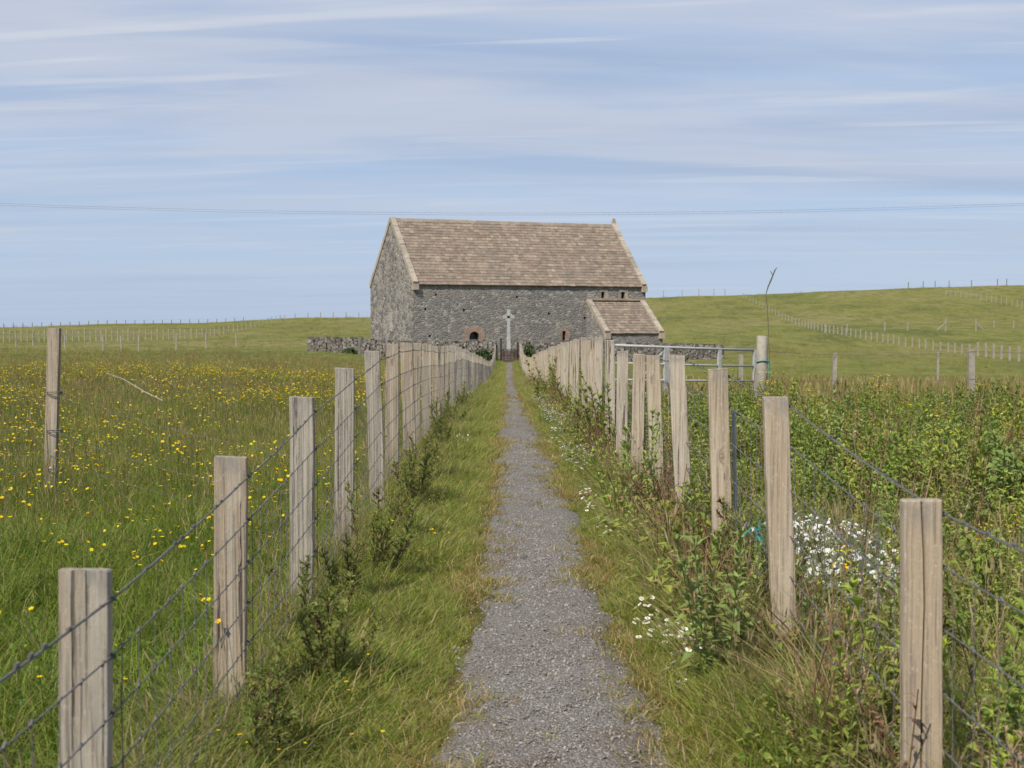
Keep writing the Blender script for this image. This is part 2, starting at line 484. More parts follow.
# what grows where: colour of the sward itself
def zone_colour(X, Y):
    X = np.asarray(X, float); Y = np.asarray(Y, float)
    n1 = fbm2(X, Y, .05, 3)[..., None]; n2 = fbm2(X, Y, .35, 5)[..., None]
    pasture = np.array([.188, .186, .042]); dull = np.array([.205, .18, .055]); lush = np.array([.150, .180, .036]); tan = np.array([.23, .19, .08]); yel = np.array([.19, .175, .030])
    near = np.array([.060, .072, .022])
    def ch(a): return np.clip(a, 0, 1)
    c = pasture + (dull - pasture) * ch(.4 + .5 * n1 + .3 * n2) + (lush - pasture) * ch(-.5 * n1) * .5
    def lay(c, col, wgt): return c + (col - c) * ch(wgt)[..., None]
    L = X < 0
    Yw = Y + 6 * n1[..., 0] + 2 * n2[..., 0]
    c = lay(c, tan * .8 + dull * .2, L * sstep((Yw - 34) / 8) * (1 - sstep((Yw - 62) / 14)) * .75)
    c = lay(c, dull * .72, L * sstep((Yw - 62) / 8) * (1 - sstep((Yw - 84) / 10)) * .8)
    c = lay(c, lush, L * sstep((Yw - 84) / 8) * (1 - sstep((Yw - 122) / 14)) * .8)
    c = lay(c, yel, L * (X > -140) * sstep((Y - 235) / 30) * sstep((-X - 52) / 8) * .75)
    c = lay(c, dull * .9, L * sstep((Y - 260) / 30) * (1 - sstep((-X - 46) / 8)) * .6)
    c = lay(c, dull * .9 + yel * .1, L * (1 - sstep((Yw - 32) / 8)) * .8)
    c = lay(c, tan * .85, (~L) * sstep((Y - 20) / 4) * (1 - sstep((Yw - 40) / 10)) * .7)
    c = lay(c, lush * .9, (~L) * sstep((Yw - 45) / 10) * (1 - sstep((Yw - 95) / 20)) * .45)
    n3_ = fbm2(X, Y * .6, .11, 9); n4_ = fbm2(X, Y * .5, .45, 10)
    c = lay(c, np.array([.245, .205, .088]), (Y > 120) * np.clip(n3_ * 1.2 + n4_ * .7 - .05, 0, 1) * .9)
    c = lay(c, np.array([.07, .085, .024]), (Y > 60) * np.clip(-n3_ * 1.1 + n4_ * .8 - .3, 0, 1) * .9)
    c = lay(c, near, (1 - sstep((Y - 14) / 8)))
    e = np.abs(X - path_centre(Y)) - path_half(Y)
    edge = (1 - sstep((e - .06) / .24)) * (Y < 122)
    c = lay(c, np.array([.26, .18, .06]), edge * (.75 + .3 * n2[..., 0]))
    c = lay(c, lush * .85 + dull * .15, (np.abs(X) < 1.0) * (1 - edge) * (Y < 118) * .8)
    return c
def ground_material():
    m, t, out = new_mat('grassland')
    q = NT(t)
    g = q.n('ShaderNodeNewGeometry')
    p = g.outputs['Position']
    at = q.n('ShaderNodeAttribute', attribute_name='col')
    n1 = q.noise(p, 55, 5, 0.7)
    n2 = q.noise(p, 3.2, 6, 0.7)
    n3 = q.noise(q.mapping(p, (.35, .13, .2)), 1.0, 7, 0.72)
    n4 = q.noise(q.mapping(p, (1.3, .45, 1)), 1.0, 5, 0.7)
    c = q.mix(q.rng(n1, .35, .7, 0, .5), at.outputs['Color'], (.045, .05, .018, 1))
    c = q.mix(q.rng(n2, .40, .72, 0, .50), c, (.070, .082, .022, 1))
    c = q.mix(q.rng(n4, .47, .62, 0, .60), c, (.20, .18, .075, 1))
    c = q.mix(q.rng(n3, .46, .58, 0, .55), c, (.075, .095, .024, 1))
    n5 = q.noise(q.mapping(p, (.9, .22, .5), (9, 4, 2)), 1.0, 6, 0.7)
    c = q.mix(q.rng(n5, .52, .64, 0, .5), c, (.21, .185, .08, 1))
    n6 = q.noise(q.mapping(p, (2.4, .8, .5), (5, 1, 2)), 1.0, 4, 0.7)
    c = q.mix(q.rng(n6, .53, .66, 0, .55), c, (.045, .06, .016, 1))
    h = q.math('ADD', q.math('MULTIPLY', n1, .3), q.math('ADD', n2, n4))
    q.bsdf(out, c, 1.0, q.bump(h, .7, .12), spec=.05)
    return m
M['ground'] = ground_material()
verts = np.stack([GX, GY, GZ], -1).reshape(-1, 3)
go = mesh_obj('ground', verts.tolist(), quads.tolist(), M['ground'], cols=zone_colour(GX, GY).reshape(-1, 3), smooth=True)
tag(go, kind='structure')

def path_material():
    m, t, out = new_mat('gravel')
    q = NT(t)
    g = q.n('ShaderNodeNewGeometry')
    p = g.outputs['Position']
    cell = q.voro(p, 105, 'F1', 1)
    dist = q.voro(p, 105, 'F1', 0)
    sx = q.n('ShaderNodeSeparateColor'); q.set(sx.inputs[0], cell)
    c = q.ramp(sx.outputs[0], [(0, (.20, .186, .172)), (.2, (.245, .225, .205)), (.4, (.155, .146, .137)), (.55, (.28, .258, .235)), (.75, (.22, .198, .176)), (.92, (.35, .325, .295))], 'CONSTANT')
    big = q.noise(p, 2.2, 5, .65)
    c = q.mix(q.rng(dist, .25, .6, 0, .6), c, (.10, .088, .078, 1))
    c = q.mix(q.rng(big, .45, .7, 0, .5), c, (.15, .125, .10, 1))
    soil = q.noise(q.mapping(p, (1.4, .8, 1), (3, 8, 0)), 1.6, 6, .7)
    c = q.mix(q.rng(soil, .54, .66, 0, .65), c, (.115, .088, .062, 1))
    q.bsdf(out, c, .95, q.bump(q.math('SUBTRACT', 1.0, dist), .9, .012), spec=.1)
    return m
M['gravel'] = path_material()
pv, pf = [], []
py_ = np.concatenate([np.arange(-3, 20, .12), 20 * 1.012 ** np.arange(0, 149)])
py_ = py_[py_ < 118.2]
NC = 13
for i, y in enumerate(py_):
    c0, h0 = float(path_centre(y)), float(path_half(y))
    el = h0 * (1 + .10 * math.sin(y * 1.7) + .07 * math.sin(y * 4.3 + 1) + .06 * math.sin(y * 9.1)) + .1
    er = h0 * (1 + .10 * math.sin(y * 1.3 + 2) + .07 * math.sin(y * 3.9) + .06 * math.sin(y * 8.3 + 3)) + .1
    for k in range(NC):
        s = -1 + 2 * k / (NC - 1)
        x = c0 + (s * el if s < 0 else s * er)
        edge_in = (el - .1) / el if s < 0 else (er - .1) / er
        z = gz(x, y) + .018 - .07 * max(0, abs(s) - edge_in + .12) ** 1.0 / .4
        pv.append((x, y, z + .004 * math.sin(x * 31 + y * 17) + .003 * math.sin(x * 53 - y * 29)))
for i in range(len(py_) - 1):
    for k in range(NC - 1): pf.append((i * NC + k, i * NC + k + 1, (i + 1) * NC + k + 1, (i + 1) * NC + k))
po = mesh_obj('gravel_path', pv, pf, M['gravel'], smooth=True)
tag(po, kind='structure')

# ------------------------------------------------------------------ chapel
TH = R(22.5)
A = P(413.5, 340, 133.0)
A.z = -1.35
U = Vector((math.cos(TH), math.sin(TH), 0)); V = Vector((-math.sin(TH), math.cos(TH), 0))
CL, CW = 23.8, 12.7
EAVE = P(413.5, 283.0, 133).z - A.z
mid = A + V * (CW / 2)
RIDGE = P(393, 219.6, mid.y).z - A.z
def on_front(px, py, off=0.0):
    """pixel to (u, height) on the chapel's long wall"""
    d = ray(px, py); o = Vector((0, 0, EYE))
    n = -V
    t = (A + n * off - o).dot(n) / d.dot(n)
    p = o + d * t - A
    return p.dot(U), p.z
def on_gable(px, py):
    d = ray(px, py); o = Vector((0, 0, EYE))
    t = (A - o).dot(U) / d.dot(U)
    p = o + d * t - A
    return p.dot(V), p.z
chapel = empty('chapel', A, TH)
tag(chapel, 'grey rubble chapel with steep stone slate roof and side lean-to', 'chapel')
uR, _ = on_front(645.5, 290)
CL = uR
holes = []
def fr_hole(x0, x1, y0, y1):
    ua, za = on_front(x0, y1); ub, zb = on_front(x1, y0)
    return (ua, ub, max(za, 0.05), zb)
ARCH = fr_hole(469.2, 479.4, 331.5, 344)
SLIT = fr_hole(562.3, 565.8, 331, 340.5)
WIN1 = fr_hole(601.2, 604.6, 291.8, 298.4)
WIN2 = fr_hole(621.0, 624.8, 292.0, 299.0)
PUT = [fr_hole(x - 1.1, x + 1.1, y - 1.1, y + 1.3) for x, y in ((425.5, 309.0), (464, 310), (430, 336), (549, 313.5), (436, 294.5), (517, 297), (585, 318))]
holes = [ARCH, SLIT, WIN1, WIN2] + PUT
def wall_with_holes(mb, L, H, holes, T=.9):
    us = sorted({0, L} | {h[0] for h in holes} | {h[1] for h in holes})
    zs = sorted({0, H} | {h[2] for h in holes} | {h[3] for h in holes})
    for a, b in zip(us, us[1:]):
        for c, d in zip(zs, zs[1:]):
            mu, mz = (a + b) / 2, (c + d) / 2
            if any(h[0] < mu < h[1] and h[2] < mz < h[3] for h in holes): continue
            mb.add([(a, 0, c), (b, 0, c), (b, 0, d), (a, 0, d)], [(0, 1, 2, 3)])
    for u0, u1, z0, z1 in holes:
        D = .55 if (u1 - u0) > .3 else .35
        mb.add([(u0, 0, z0), (u0, D, z0), (u0, D, z1), (u0, 0, z1)], [(0, 1, 2, 3)])
        mb.add([(u1, 0, z0), (u1, 0, z1), (u1, D, z1), (u1, D, z0)], [(0, 1, 2, 3)])
        mb.add([(u0, 0, z1), (u0, D, z1), (u1, D, z1), (u1, 0, z1)], [(0, 1, 2, 3)])
        mb.add([(u0, 0, z0), (u1, 0, z0), (u1, D, z0), (u0, D, z0)], [(0, 1, 2, 3)])
        mb.add([(u0, D, z0), (u1, D, z0), (u1, D, z1), (u0, D, z1)], [(0, 1, 2, 3)], mi=1)  # near-black back: the shade inside the opening, put in as colour
mb = MB()
wall_with_holes(mb, CL, EAVE, holes)
mb.add([(0, CW, -1), (CL, CW, -1), (CL, CW, EAVE), (0, CW, EAVE)], [(1, 0, 3, 2)])
mb.add([(0, 0, 0), (CL, 0, 0), (CL, 0, -1), (0, 0, -1)], [(3, 2, 1, 0)])
mb.build('wall', [M['rubble'], M['void']], chapel)
for u, flip in ((-.004, False), (CL + .004, True)):
    g = MB()
    vs_ = [(u, 0, -1), (u, CW, -1), (u, CW, EAVE), (u, CW / 2, RIDGE - .1), (u, 0, EAVE)]
    g.add(vs_, [tuple(range(5)) if flip else (4, 3, 2, 1, 0)])
    ob = g.build('gable_wall', M['gable'], chapel)
# narrow window in the near gable: pale dressings round a blocked light
wv_, wz0 = on_gable(391.5, 331.5)
_, wz1 = on_gable(391.5, 311.5)
fw = empty('window', (-.004, wv_, 0)); fw.parent = chapel
g = MB()
nst = 9
for i in range(nst):
    za, zb = wz0 + (wz1 - wz0) * i / nst, wz0 + (wz1 - wz0) * (i + .94) / nst
    for s in (-1, 1):
        ww = random.uniform(.16, .46)
        v0, v1 = (-.14 - ww, -.14) if s < 0 else (.14, .14 + ww)
        k = random.uniform(.27, .38)
        g.box((-.035 - random.uniform(0, .02), v0, za), (.1, v1, zb), (k, k * .95, k * .86), jit=.006)
g.box((-.04, -.34, wz1), (.1, .34, wz1 + .3), (.30, .28, .24), jit=.01)
g.build('jamb', M['dressed'], fw)
g = MB(); g.box((-.012, -.14, wz0), (.1, .14, wz1), (.36, .34, .31)); g.build('blocking', M['dressed'], fw)
# arched opening with a pink sandstone arch
au = (ARCH[0] + ARCH[1]) / 2; ar = (ARCH[1] - ARCH[0]) / 2
spring = ARCH[3] - ar
aw = empty('doorway', (au, 0, 0)); aw.parent = chapel
g = MB()
ro = ar + .58
NV = 11
for i in range(NV):
    t0, t1 = math.pi * i / NV + .012, math.pi * (i + 1) / NV - .012
    vs_ = []
    for y in (-.05, .3):
        for (r, t) in ((ar, t0), (ro, t0), (ro, t1), (ar, t1)): vs_.append((r * math.cos(t), y, spring + r * math.sin(t)))
    k = random.uniform(.88, 1.1)
    g.add(vs_, [(0, 1, 2, 3), (7, 6, 5, 4), (0, 4, 5, 1), (1, 5, 6, 2), (2, 6, 7, 3), (3, 7, 4, 0)], (.33 * k, .238 * k, .19 * k))
for s in (-1, 1):
    z = ARCH[2]
    while z < spring - .05:
        h = min(random.uniform(.3, .45), spring - z)
        a, b = sorted((s * ar, s * (ro - random.uniform(.05, .25))))
        k = random.uniform(.88, 1.1)
        g.box((a, -.05, z), (b, .3, z + h - .015), (.31 * k, .23 * k, .19 * k))
        z += h
g.build('arch', M['dressed'], aw)
# corner pieces that turn the square opening into a round one
g = MB()
for s in (-1, 1):
    pts = [(s * ar * math.cos(t), spring + ar * math.sin(t)) for t in np.linspace(0, math.pi / 2, 8)]
    poly = [(s * (ar + .02), spring)] + pts + [(0, ARCH[3] + .02), (s * (ar + .02), ARCH[3] + .02)]
    n = len(poly)
    f = tuple(range(n)) if s < 0 else tuple(range(n - 1, -1, -1))
    g.add([(x, -.03, z) for x, z in poly], [f], (.33, .23, .18))
    g.add([(x, -.03, z) for x, z in pts] + [(x, .25, z) for x, z in pts], [(i, i + 1, i + 9, i + 8) if s < 0 else (i + 1, i, i + 8, i + 9) for i in range(7)], (.33, .23, .18))
g.build('spandrel', M['dressed'], aw)
g = MB(); g.box((-ar + .03, .40, ARCH[2]), (ar - .03, .46, ARCH[2] + .42), (.50, .50, .47)); g.build('threshold', M['dressed'], aw)
# dressings beside the little windows
for hname, (h, cl) in {'a': (SLIT, (.36, .25, .20)), 'b': (WIN1, (.36, .30, .24)), 'c': (WIN2, (.36, .30, .24))}.items():
    fw = empty('window', (0, 0, 0)); fw.parent = chapel
    g = MB()
    n = 4
    for i in range(n):
        za, zb = h[2] + (h[3] - h[2]) * i / n, h[2] + (h[3] - h[2]) * (i + .95) / n
        k = random.uniform(.85, 1.15)
        g.box((h[1] + .004, -.04, za), (h[1] + random.uniform(.3, .6), .2, zb), tuple(c * k for c in cl))
        g.box((h[0] - random.uniform(.1, .3), -.03, za), (h[0] - .004, .2, zb), tuple(c * k * .7 for c in cl))
    g.box((h[0] - .2, -.04, h[3] + .003), (h[1] + .3, .2, h[3] + .22), tuple(c * .9 for c in cl))
    g.build('frame', M['dressed'], fw)
    g = MB(); g.add([(h[0], .3, h[2]), (h[1], .3, h[2]), (h[1], .3, h[3]), (h[0], .3, h[3])], [(0, 1, 2, 3)]); g.build('pane', M['void'], fw)

SLC = [(.218, .164, .125), (.25, .190, .146), (.19, .147, .116), (.238, .174, .138), (.272, .211, .163), (.172, .139, .116), (.252, .176, .146), (.204, .165, .135), (.33, .266, .21), (.15, .121, .10)]
def slate_roof(name, O, du, ds, nrm, Lu, Ls, ncourse, parent, wmin=.28, wmax=.62):
    """courses of stone slates laid up a slope; O eaves corner, du along, ds up the slope"""
    g = MB()
    ch = Ls / ncourse
    core = [O - nrm * .10, O + du * Lu - nrm * .10, O + du * Lu + ds * Ls - nrm * .10, O + ds * Ls - nrm * .10]
    g.add([O - nrm * .012, O + du * Lu - nrm * .012, O + du * Lu + ds * Ls - nrm * .012, O + ds * Ls - nrm * .012] + core, [(0, 1, 2, 3), (7, 6, 5, 4), (4, 5, 1, 0), (5, 6, 2, 1), (6, 7, 3, 2), (7, 4, 0, 3)], (.15, .115, .09))
    for i in range(ncourse):
        u = -random.uniform(0, .3)
        row = random.uniform(.86, 1.12)
        while u < Lu:
            wd = random.uniform(wmin, wmax)
            a, b = max(u, 0), min(u + wd - .012, Lu)
            u += wd
            if b - a < .03: continue
            lo = ch * i - random.uniform(.0, .035); hi = min(ch * (i + 1) + .06, Ls)
            th = random.uniform(.035, .055); lift = random.uniform(-.006, .01)
            tilt = random.uniform(-.01, .01)
            p = lambda uu, ss, nn: O + du * uu + ds * ss + nrm * nn
            vs_ = [p(a, lo, lift), p(b, lo + tilt, lift), p(b, hi, -.01), p(a, hi, -.01), p(a, lo, lift + th), p(b, lo + tilt, lift + th), p(b, hi, .012), p(a, hi, .012)]
            c = random.choice(SLC); k = row * random.uniform(.82, 1.2)
            c = tuple(x * .45 + y * .55 for x, y in zip(c, (.226, .178, .135)))
            g.add(vs_, [(0, 3, 2, 1), (4, 5, 6, 7), (0, 1, 5, 4), (1, 2, 6, 5), (2, 3, 7, 6), (3, 0, 4, 7)], tuple(x * k for x in c))
    return g.build(name, M['slate'], parent)
ux, vy, wz = Vector((1, 0, 0)), Vector((0, 1, 0)), Vector((0, 0, 1))
rise = RIDGE - EAVE
sv = Vector((0, CW / 2, rise)); SLn = sv.length; sv.normalize()
nv_ = Vector((0, -sv.z, sv.y))
ov = .22
roof = slate_roof('roof', Vector((.35, 0, EAVE)) - sv * ov + nv_ * .05, ux, sv, nv_, CL - .7, SLn + ov, 23, chapel)
sb_ = Vector((0, -sv.y, sv.z)); nb_ = Vector((0, sv.z, sv.y))
g = MB()
O = Vector((.35, CW, EAVE)) - sb_ * ov + nb_ * .05
g.add([O, O + ux * (CL - .7), O + ux * (CL - .7) + sb_ * (SLn + ov), O + sb_ * (SLn + ov)], [(1, 0, 3, 2)], (.30, .23, .17))
g.build('rear_slope', M['slate'], roof)
g = MB()
u = .3
while u < CL - .4:
    wd = random.uniform(.5, .9); b = min(u + wd - .012, CL - .32)
    k = random.uniform(.85, 1.1); zt = RIDGE + .10 + random.uniform(-.015, .02)
    g.add([(u, CW / 2 - .24, RIDGE - .12), (b, CW / 2 - .24, RIDGE - .12), (b, CW / 2, zt + .05), (u, CW / 2, zt + .05), (u, CW / 2 + .24, RIDGE - .12), (b, CW / 2 + .24, RIDGE - .12)],
          [(0, 1, 2, 3), (3, 2, 5, 4), (0, 3, 4), (1, 5, 2)], (.26 * k, .21 * k, .165 * k))
    u += wd
g.build('ridge_stones', M['dressed'], roof)
def skew(parent, O, du, ds, nrm, L, wd=.42, h=.26, n=14, foot=True):
    g = MB()
    for i in range(n):
        a, b = L * i / n, L * (i + .97) / n
        k = random.uniform(.85, 1.12)
        hh = h + random.uniform(-.03, .03)
        p = lambda uu, ss, nn: O + du * uu + ds * ss + nrm * nn
        vs_ = [p(-.05, a, -.12), p(wd, a, -.12), p(wd, b, -.12), p(-.05, b, -.12), p(-.05, a, hh), p(wd, a, hh), p(wd, b, hh), p(-.05, b, hh)]
        g.add(vs_, [(0, 3, 2, 1), (4, 5, 6, 7), (0, 1, 5, 4), (1, 2, 6, 5), (2, 3, 7, 6), (3, 0, 4, 7)], (.37 * k, .315 * k, .255 * k))
    if foot:
        q = O - ds * .15
        g.box((min(q.x - .06, q.x + wd + .02), q.y - .18, q.z - .42), (q.x + wd + .02, q.y + .25, q.z + .12), (.40, .33, .26), jit=.015)
    return g.build('skew', M['dressed'], parent)
for uo in (-.03, CL - .40):
    skew(chapel, Vector((uo, 0, EAVE)) - sv * .1, ux, sv, nv_, SLn + .18)
    skew(chapel, Vector((uo, CW, EAVE)) - sb_ * .1, ux, sb_, nb_, SLn + .18, foot=False)
g = MB()
g.box((CL - .34, CW / 2 - .16, RIDGE + .1), (CL - .02, CW / 2 + .16, RIDGE + .5), (.36, .30, .24), jit=.02)
g.box((CL - .29, CW / 2 - .10, RIDGE + .48), (CL - .08, CW / 2 + .1, RIDGE + .72), (.33, .28, .22), jit=.02)
g.build('finial', M['dressed'], chapel)
# lean-to against the right end of the long wall
l0, zt = on_front(586.5, 300.5); l1, _ = on_front(643.0, 300.5)
LP = 3.9
pe = A - V * LP
ze = P(630, 332.5, (A + U * (l0 + l1) / 2 - V * LP).y).z - A.z
lean = empty('lean_to', (0, 0, 0)); lean.parent = chapel
g = MB()
g.add([(l0, 0, -1), (l0, -LP, -1), (l0, -LP, ze - .1), (l0, 0, zt - .1)], [(3, 2, 1, 0)])
g.add([(l1, 0, -1), (l1, -LP, -1), (l1, -LP, ze - .1), (l1, 0, zt - .1)], [(0, 1, 2, 3)])
g.add([(l0, -LP, -1), (l1, -LP, -1), (l1, -LP, ze - .1), (l0, -LP, ze - .1)], [(0, 1, 2, 3)])
g.build('wall', M['rubble'], lean)
ls = Vector((0, LP, zt - ze)); LL = ls.length; ls.normalize(); ln = Vector((0, -ls.z, ls.y))
slate_roof('roof', Vector((l0 + .36, -LP, ze)) - ls * .15, ux, ls, ln, l1 - l0 - .72, LL + .1, 13, lean, .25, .5)
for uo in (l0 - .03, l1 - .38):
    o = skew(lean, Vector((uo, -LP, ze)) - ls * .1, ux, ls, ln, LL + .1, n=9)
g = MB()
u = l0
while u < l1:
    k = random.uniform(.85, 1.1)
    b = min(u + random.uniform(.4, .7), l1); g.box((u, -.28, zt + .02), (b - .01, -.003, zt + .20), (.38 * k, .31 * k, .235 * k), jit=.008); u = b
g.build('top_stones', M['dressed'], lean)

# ------------------------------------------------------------------ churchyard walls
def rubble_wall(name, pts, thick, label, cat, top_px=None):
    """dry-stone wall along pts: (x, y, top z)"""
    o = empty(name, (pts[0][0], pts[0][1], gz(pts[0][0], pts[0][1])))
    tag(o, label, cat)
    base0 = o.location
    g = MB(); cp = MB(); core = MB()
    for (xa, ya, ta), (xb, yb, tb) in zip(pts, pts[1:]):
        L = math.hypot(xb - xa, yb - ya)
        dx, dy = (xb - xa) / L, (yb - ya) / L
        nx_, ny_ = dy, -dx
        def W(s, n, z): return (xa + dx * s + nx_ * n - base0.x, ya + dy * s + ny_ * n - base0.y, z - base0.z)
        za, zb = gz(xa, ya) - .3, gz(xb, yb) - .3
        core.add([W(0, -thick / 2 + .06, za), W(L, -thick / 2 + .06, zb), W(L, thick / 2 - .06, zb), W(0, thick / 2 - .06, za),
                  W(0, -thick / 2 + .06, ta - .22), W(L, -thick / 2 + .06, tb - .22), W(L, thick / 2 - .06, tb - .22), W(0, thick / 2 - .06, ta - .22)],
                 [(0, 3, 2, 1), (4, 5, 6, 7), (0, 1, 5, 4), (1, 2, 6, 5), (2, 3, 7, 6), (3, 0, 4, 7)], (.05, .045, .04))
        def stone(G, s, n, z, ws, wn, hz_, col):
            c = Vector(W(s, n, z))
            r = Matrix.Rotation(random.uniform(-.25, .25), 3, 'Z') @ Matrix.Rotation(math.atan2(dy, dx), 3, 'Z') @ Matrix.Rotation(random.uniform(-.15, .15), 3, 'Y')
            vs_ = []
            for sx in (-1, 1):
                for sy in (-1, 1):
                    for sz in (-1, 1): vs_.append(c + r @ Vector((sx * ws / 2 * random.uniform(.7, 1), sy * wn / 2 * random.uniform(.75, 1), sz * hz_ / 2 * random.uniform(.75, 1))))
            G.add(vs_, [(0, 1, 3, 2), (4, 6, 7, 5), (0, 4, 5, 1), (2, 3, 7, 6), (0, 2, 6, 4), (1, 5, 7, 3)], col)
        def scol():
            k = random.choice([.08, .11, .14, .17, .20, .23, .30]); t = random.uniform(0, 1)
            return (k, k * (.96 - .08 * t), k * (.92 - .18 * t))
        s = 0
        while s < L:
            ws0 = random.uniform(.16, .34)
            f = min(s / L, 1)
            t_, b_ = ta + (tb - ta) * f - .2, za + (zb - za) * f
            z = b_
            while z < t_:
                hh = random.uniform(.10, .2); ws = ws0 * random.uniform(.8, 1.25)
                for sd_ in (-1, 1):
                    stone(g, s + random.uniform(-.08, .08), sd_ * (thick / 2 - .10), z + hh / 2, ws * 1.1, .34, hh * 1.15, scol())
                z += hh * .9
            s += ws0
        s = 0
        while s < L:
            wd = random.uniform(.12, .28)
            f = min(s / L, 1)
            stone(cp, s, random.uniform(-.04, .04), ta + (tb - ta) * f - .12, wd * 1.2, thick * .95, random.uniform(.22, .36), tuple(c * .8 for c in scol()))
            s += wd
    core.build('hearting', M['drystone'], o)
    g.build('stones', M['drystone'], o)
    cp.build('coping_stones', M['drystone'], o)
    return o
YW = 120.0
def wpt(px, py, Y=YW):
    p = P(px, py, Y); return (p.x, p.y, p.z)
rubble_wall('churchyard_wall', [wpt(310, 337.2, 121.5), wpt(361, 337.6, 121), wpt(378, 340.5, 120.5), wpt(430, 341.2, 120), wpt(497, 341.8, 119)], .6,
            'dry stone churchyard wall with pale upright coping, running left from the rusty gate', 'stone wall')
rubble_wall('churchyard_wall', [wpt(519.5, 341.5, 119), wpt(560, 343, 119.3), wpt(617, 342.6, 120), wpt(668, 342.8, 121), wpt(723, 345.0, 122)], .6,
            'dark dry stone churchyard wall running right past the lean-to', 'stone wall')

# ------------------------------------------------------------------ cross and gates
cb = P(508.6, 349, 124.0); cz = gz(cb.x, 124.0)
ct = P(508.6, 309.5, 124.0).z
cr = empty('stone_cross', (cb.x, 124.0, cz))
tag(cr, 'tall pale stone ring cross standing before the chapel wall', 'cross')
H = ct - cz
ha = H - .62
g = MB()
g.add([(-.17, -.12, .5), (.17, -.12, .5), (.17, .12, .5), (-.17, .12, .5), (-.12, -.09, ha - .15), (.12, -.09, ha - .15), (.12, .09, ha - .15), (-.12, .09, ha - .15)],
      [(0, 1, 5, 4), (1, 2, 6, 5), (2, 3, 7, 6), (3, 0, 4, 7), (4, 5, 6, 7)])
def flare(x0, z0, x1, z1, w0, w1):
    d = Vector((x1 - x0, 0, z1 - z0)).normalized(); n = Vector((-d.z, 0, d.x))
    a, b = Vector((x0, 0, z0)), Vector((x1, 0, z1))
    vs_ = []
    for y in (-.09, .09):
        for p, ww in ((a, w0), (b, w1)):
            for s in (-1, 1): vs_.append(p + n * ww * s + Vector((0, y, 0)))
    g.add(vs_, [(0, 1, 3, 2), (4, 6, 7, 5), (0, 4, 5, 1), (2, 3, 7, 6), (0, 2, 6, 4), (1, 5, 7, 3)])
flare(0, ha - .16, 0, H, .10, .15)
flare(0, ha, -.47, ha, .09, .15)
flare(0, ha, .47, ha, .09, .15)
g.build('shaft', M['whitestone'], cr)
g = MB()
n = 28
for i in range(n):
    t0, t1 = 2 * math.pi * i / n, 2 * math.pi * (i + 1) / n
    vs_ = []
    for y in (-.06, .06):
        for t in (t0, t1):
            for r in (.25, .34): vs_.append((r * math.cos(t), y, ha + r * math.sin(t)))
    g.add(vs_, [(0, 1, 3, 2), (4, 6, 7, 5), (1, 5, 7, 3), (0, 2, 6, 4)])
g.build('ring', M['whitestone'], cr)
g = MB()
g.box((-.55, -.5, -.2), (.55, .5, .22)); g.box((-.36, -.32, .22), (.36, .32, .5))
g.build('plinth', M['whitestone'], cr)

g0, g1 = P(500.6, 362, 117.5), P(517.6, 362, 117.5)
gzz = gz(.1, 117.5)
gt = P(509, 349.5, 117.5).z - gzz
rg = empty('iron_gate', (g0.x, 117.5, gzz))
tag(rg, 'rusty dark red gate closing the far end of the path', 'gate')
W_ = g1.x - g0.x
g = MB()
g.box((0, -.03, .06), (.05, .03, gt)); g.box((W_ - .05, -.03, .06), (W_, .03, gt))
for z in (.1, gt * .5, gt - .05): g.box((.05, -.025, z), (W_ - .05, .025, z + .05))
g.build('frame', M['rust'], rg)
g = MB()
k = 11
for i in range(k):
    a = .06 + (W_ - .12) * i / k
    g.box((a, -.045, .08), (a + (W_ - .12) / k - .018, -.027, gt - .08 + .03 * math.sin(i * 2.1)))
g.build('boards', M['rust'], rg)
for px, top in ((501.0, 339.0), (517.8, 343.0)):
    q = P(px, 350, 117.7)
    g = MB(); hh = P(px, top, 117.7).z - gz(q.x, 117.7)
    g.box((-.07, -.07, -.3), (.07, .07, hh)); g.box((-.085, -.085, hh), (.085, .085, hh + .05))
    o = g.build('gate_post', M['dark_iron'], None, (q.x, 117.7, gz(q.x, 117.7)))
    tag(o, 'dark tall iron post on the left of the rusty path gate' if px < 505 else 'dark iron post on the right of the rusty path gate', 'gate post')

# farm gate and its round post
gpY = 22.0
gp = P(762, 350, gpY); gpz = gz(gp.x, gpY); gph = P(762, 336.3, gpY).z - gpz
mb = MB()
mb.tube([(0, 0, -.4), (.004, 0, gph * .5), (0, .003, gph - .015), (0, 0, gph)], [.082, .08, .079, .07], 14)
o = mb.build('gate_post', M['post_far'], None, (gp.x, gpY, gpz), smooth=True)
tag(o, 'stout round grey timber post at the right end of the field gate', 'gate post')
ge0, ge1 = P(611, 346, 20.9), P(756.0, 350, 22.0)
fg = empty('farm_gate', (ge0.x, ge0.y, gz(ge0.x, ge0.y)))
fg.rotation_euler = (0, 0, math.atan2(ge1.y - ge0.y, ge1.x - ge0.x))
tag(fg, 'galvanised tubular field gate behind the right path fence', 'gate')
GL = math.hypot(ge1.x - ge0.x, ge1.y - ge0.y)
def gate_uz(px, py):
    d = ray(px, py); f = (px - 611) / (756 - 611)
    p = P(px, py, 20.9 + 1.1 * f)
    return math.hypot(p.x - ge0.x, p.y - ge0.y), p.z - fg.location.z
bars = [((611, 345.1), (756, 350.3)), ((611, 362.8), (756, 366.3)), ((611, 379.5), (756, 381)), ((611, 393), (756, 394)), ((611, 405), (756, 405.5))]
for i, (a, b) in enumerate(bars):
    (u0, z0), (u1, z1) = gate_uz(*a), gate_uz(*b)
    g = MB(); g.tube([(u0, 0, z0), ((u0 + u1) / 2, 0, (z0 + z1) / 2 - .004), (u1, 0, z1)], .019 if i == 0 else .014, 8)
    g.build('rail', M['zinc'], fg, smooth=True)
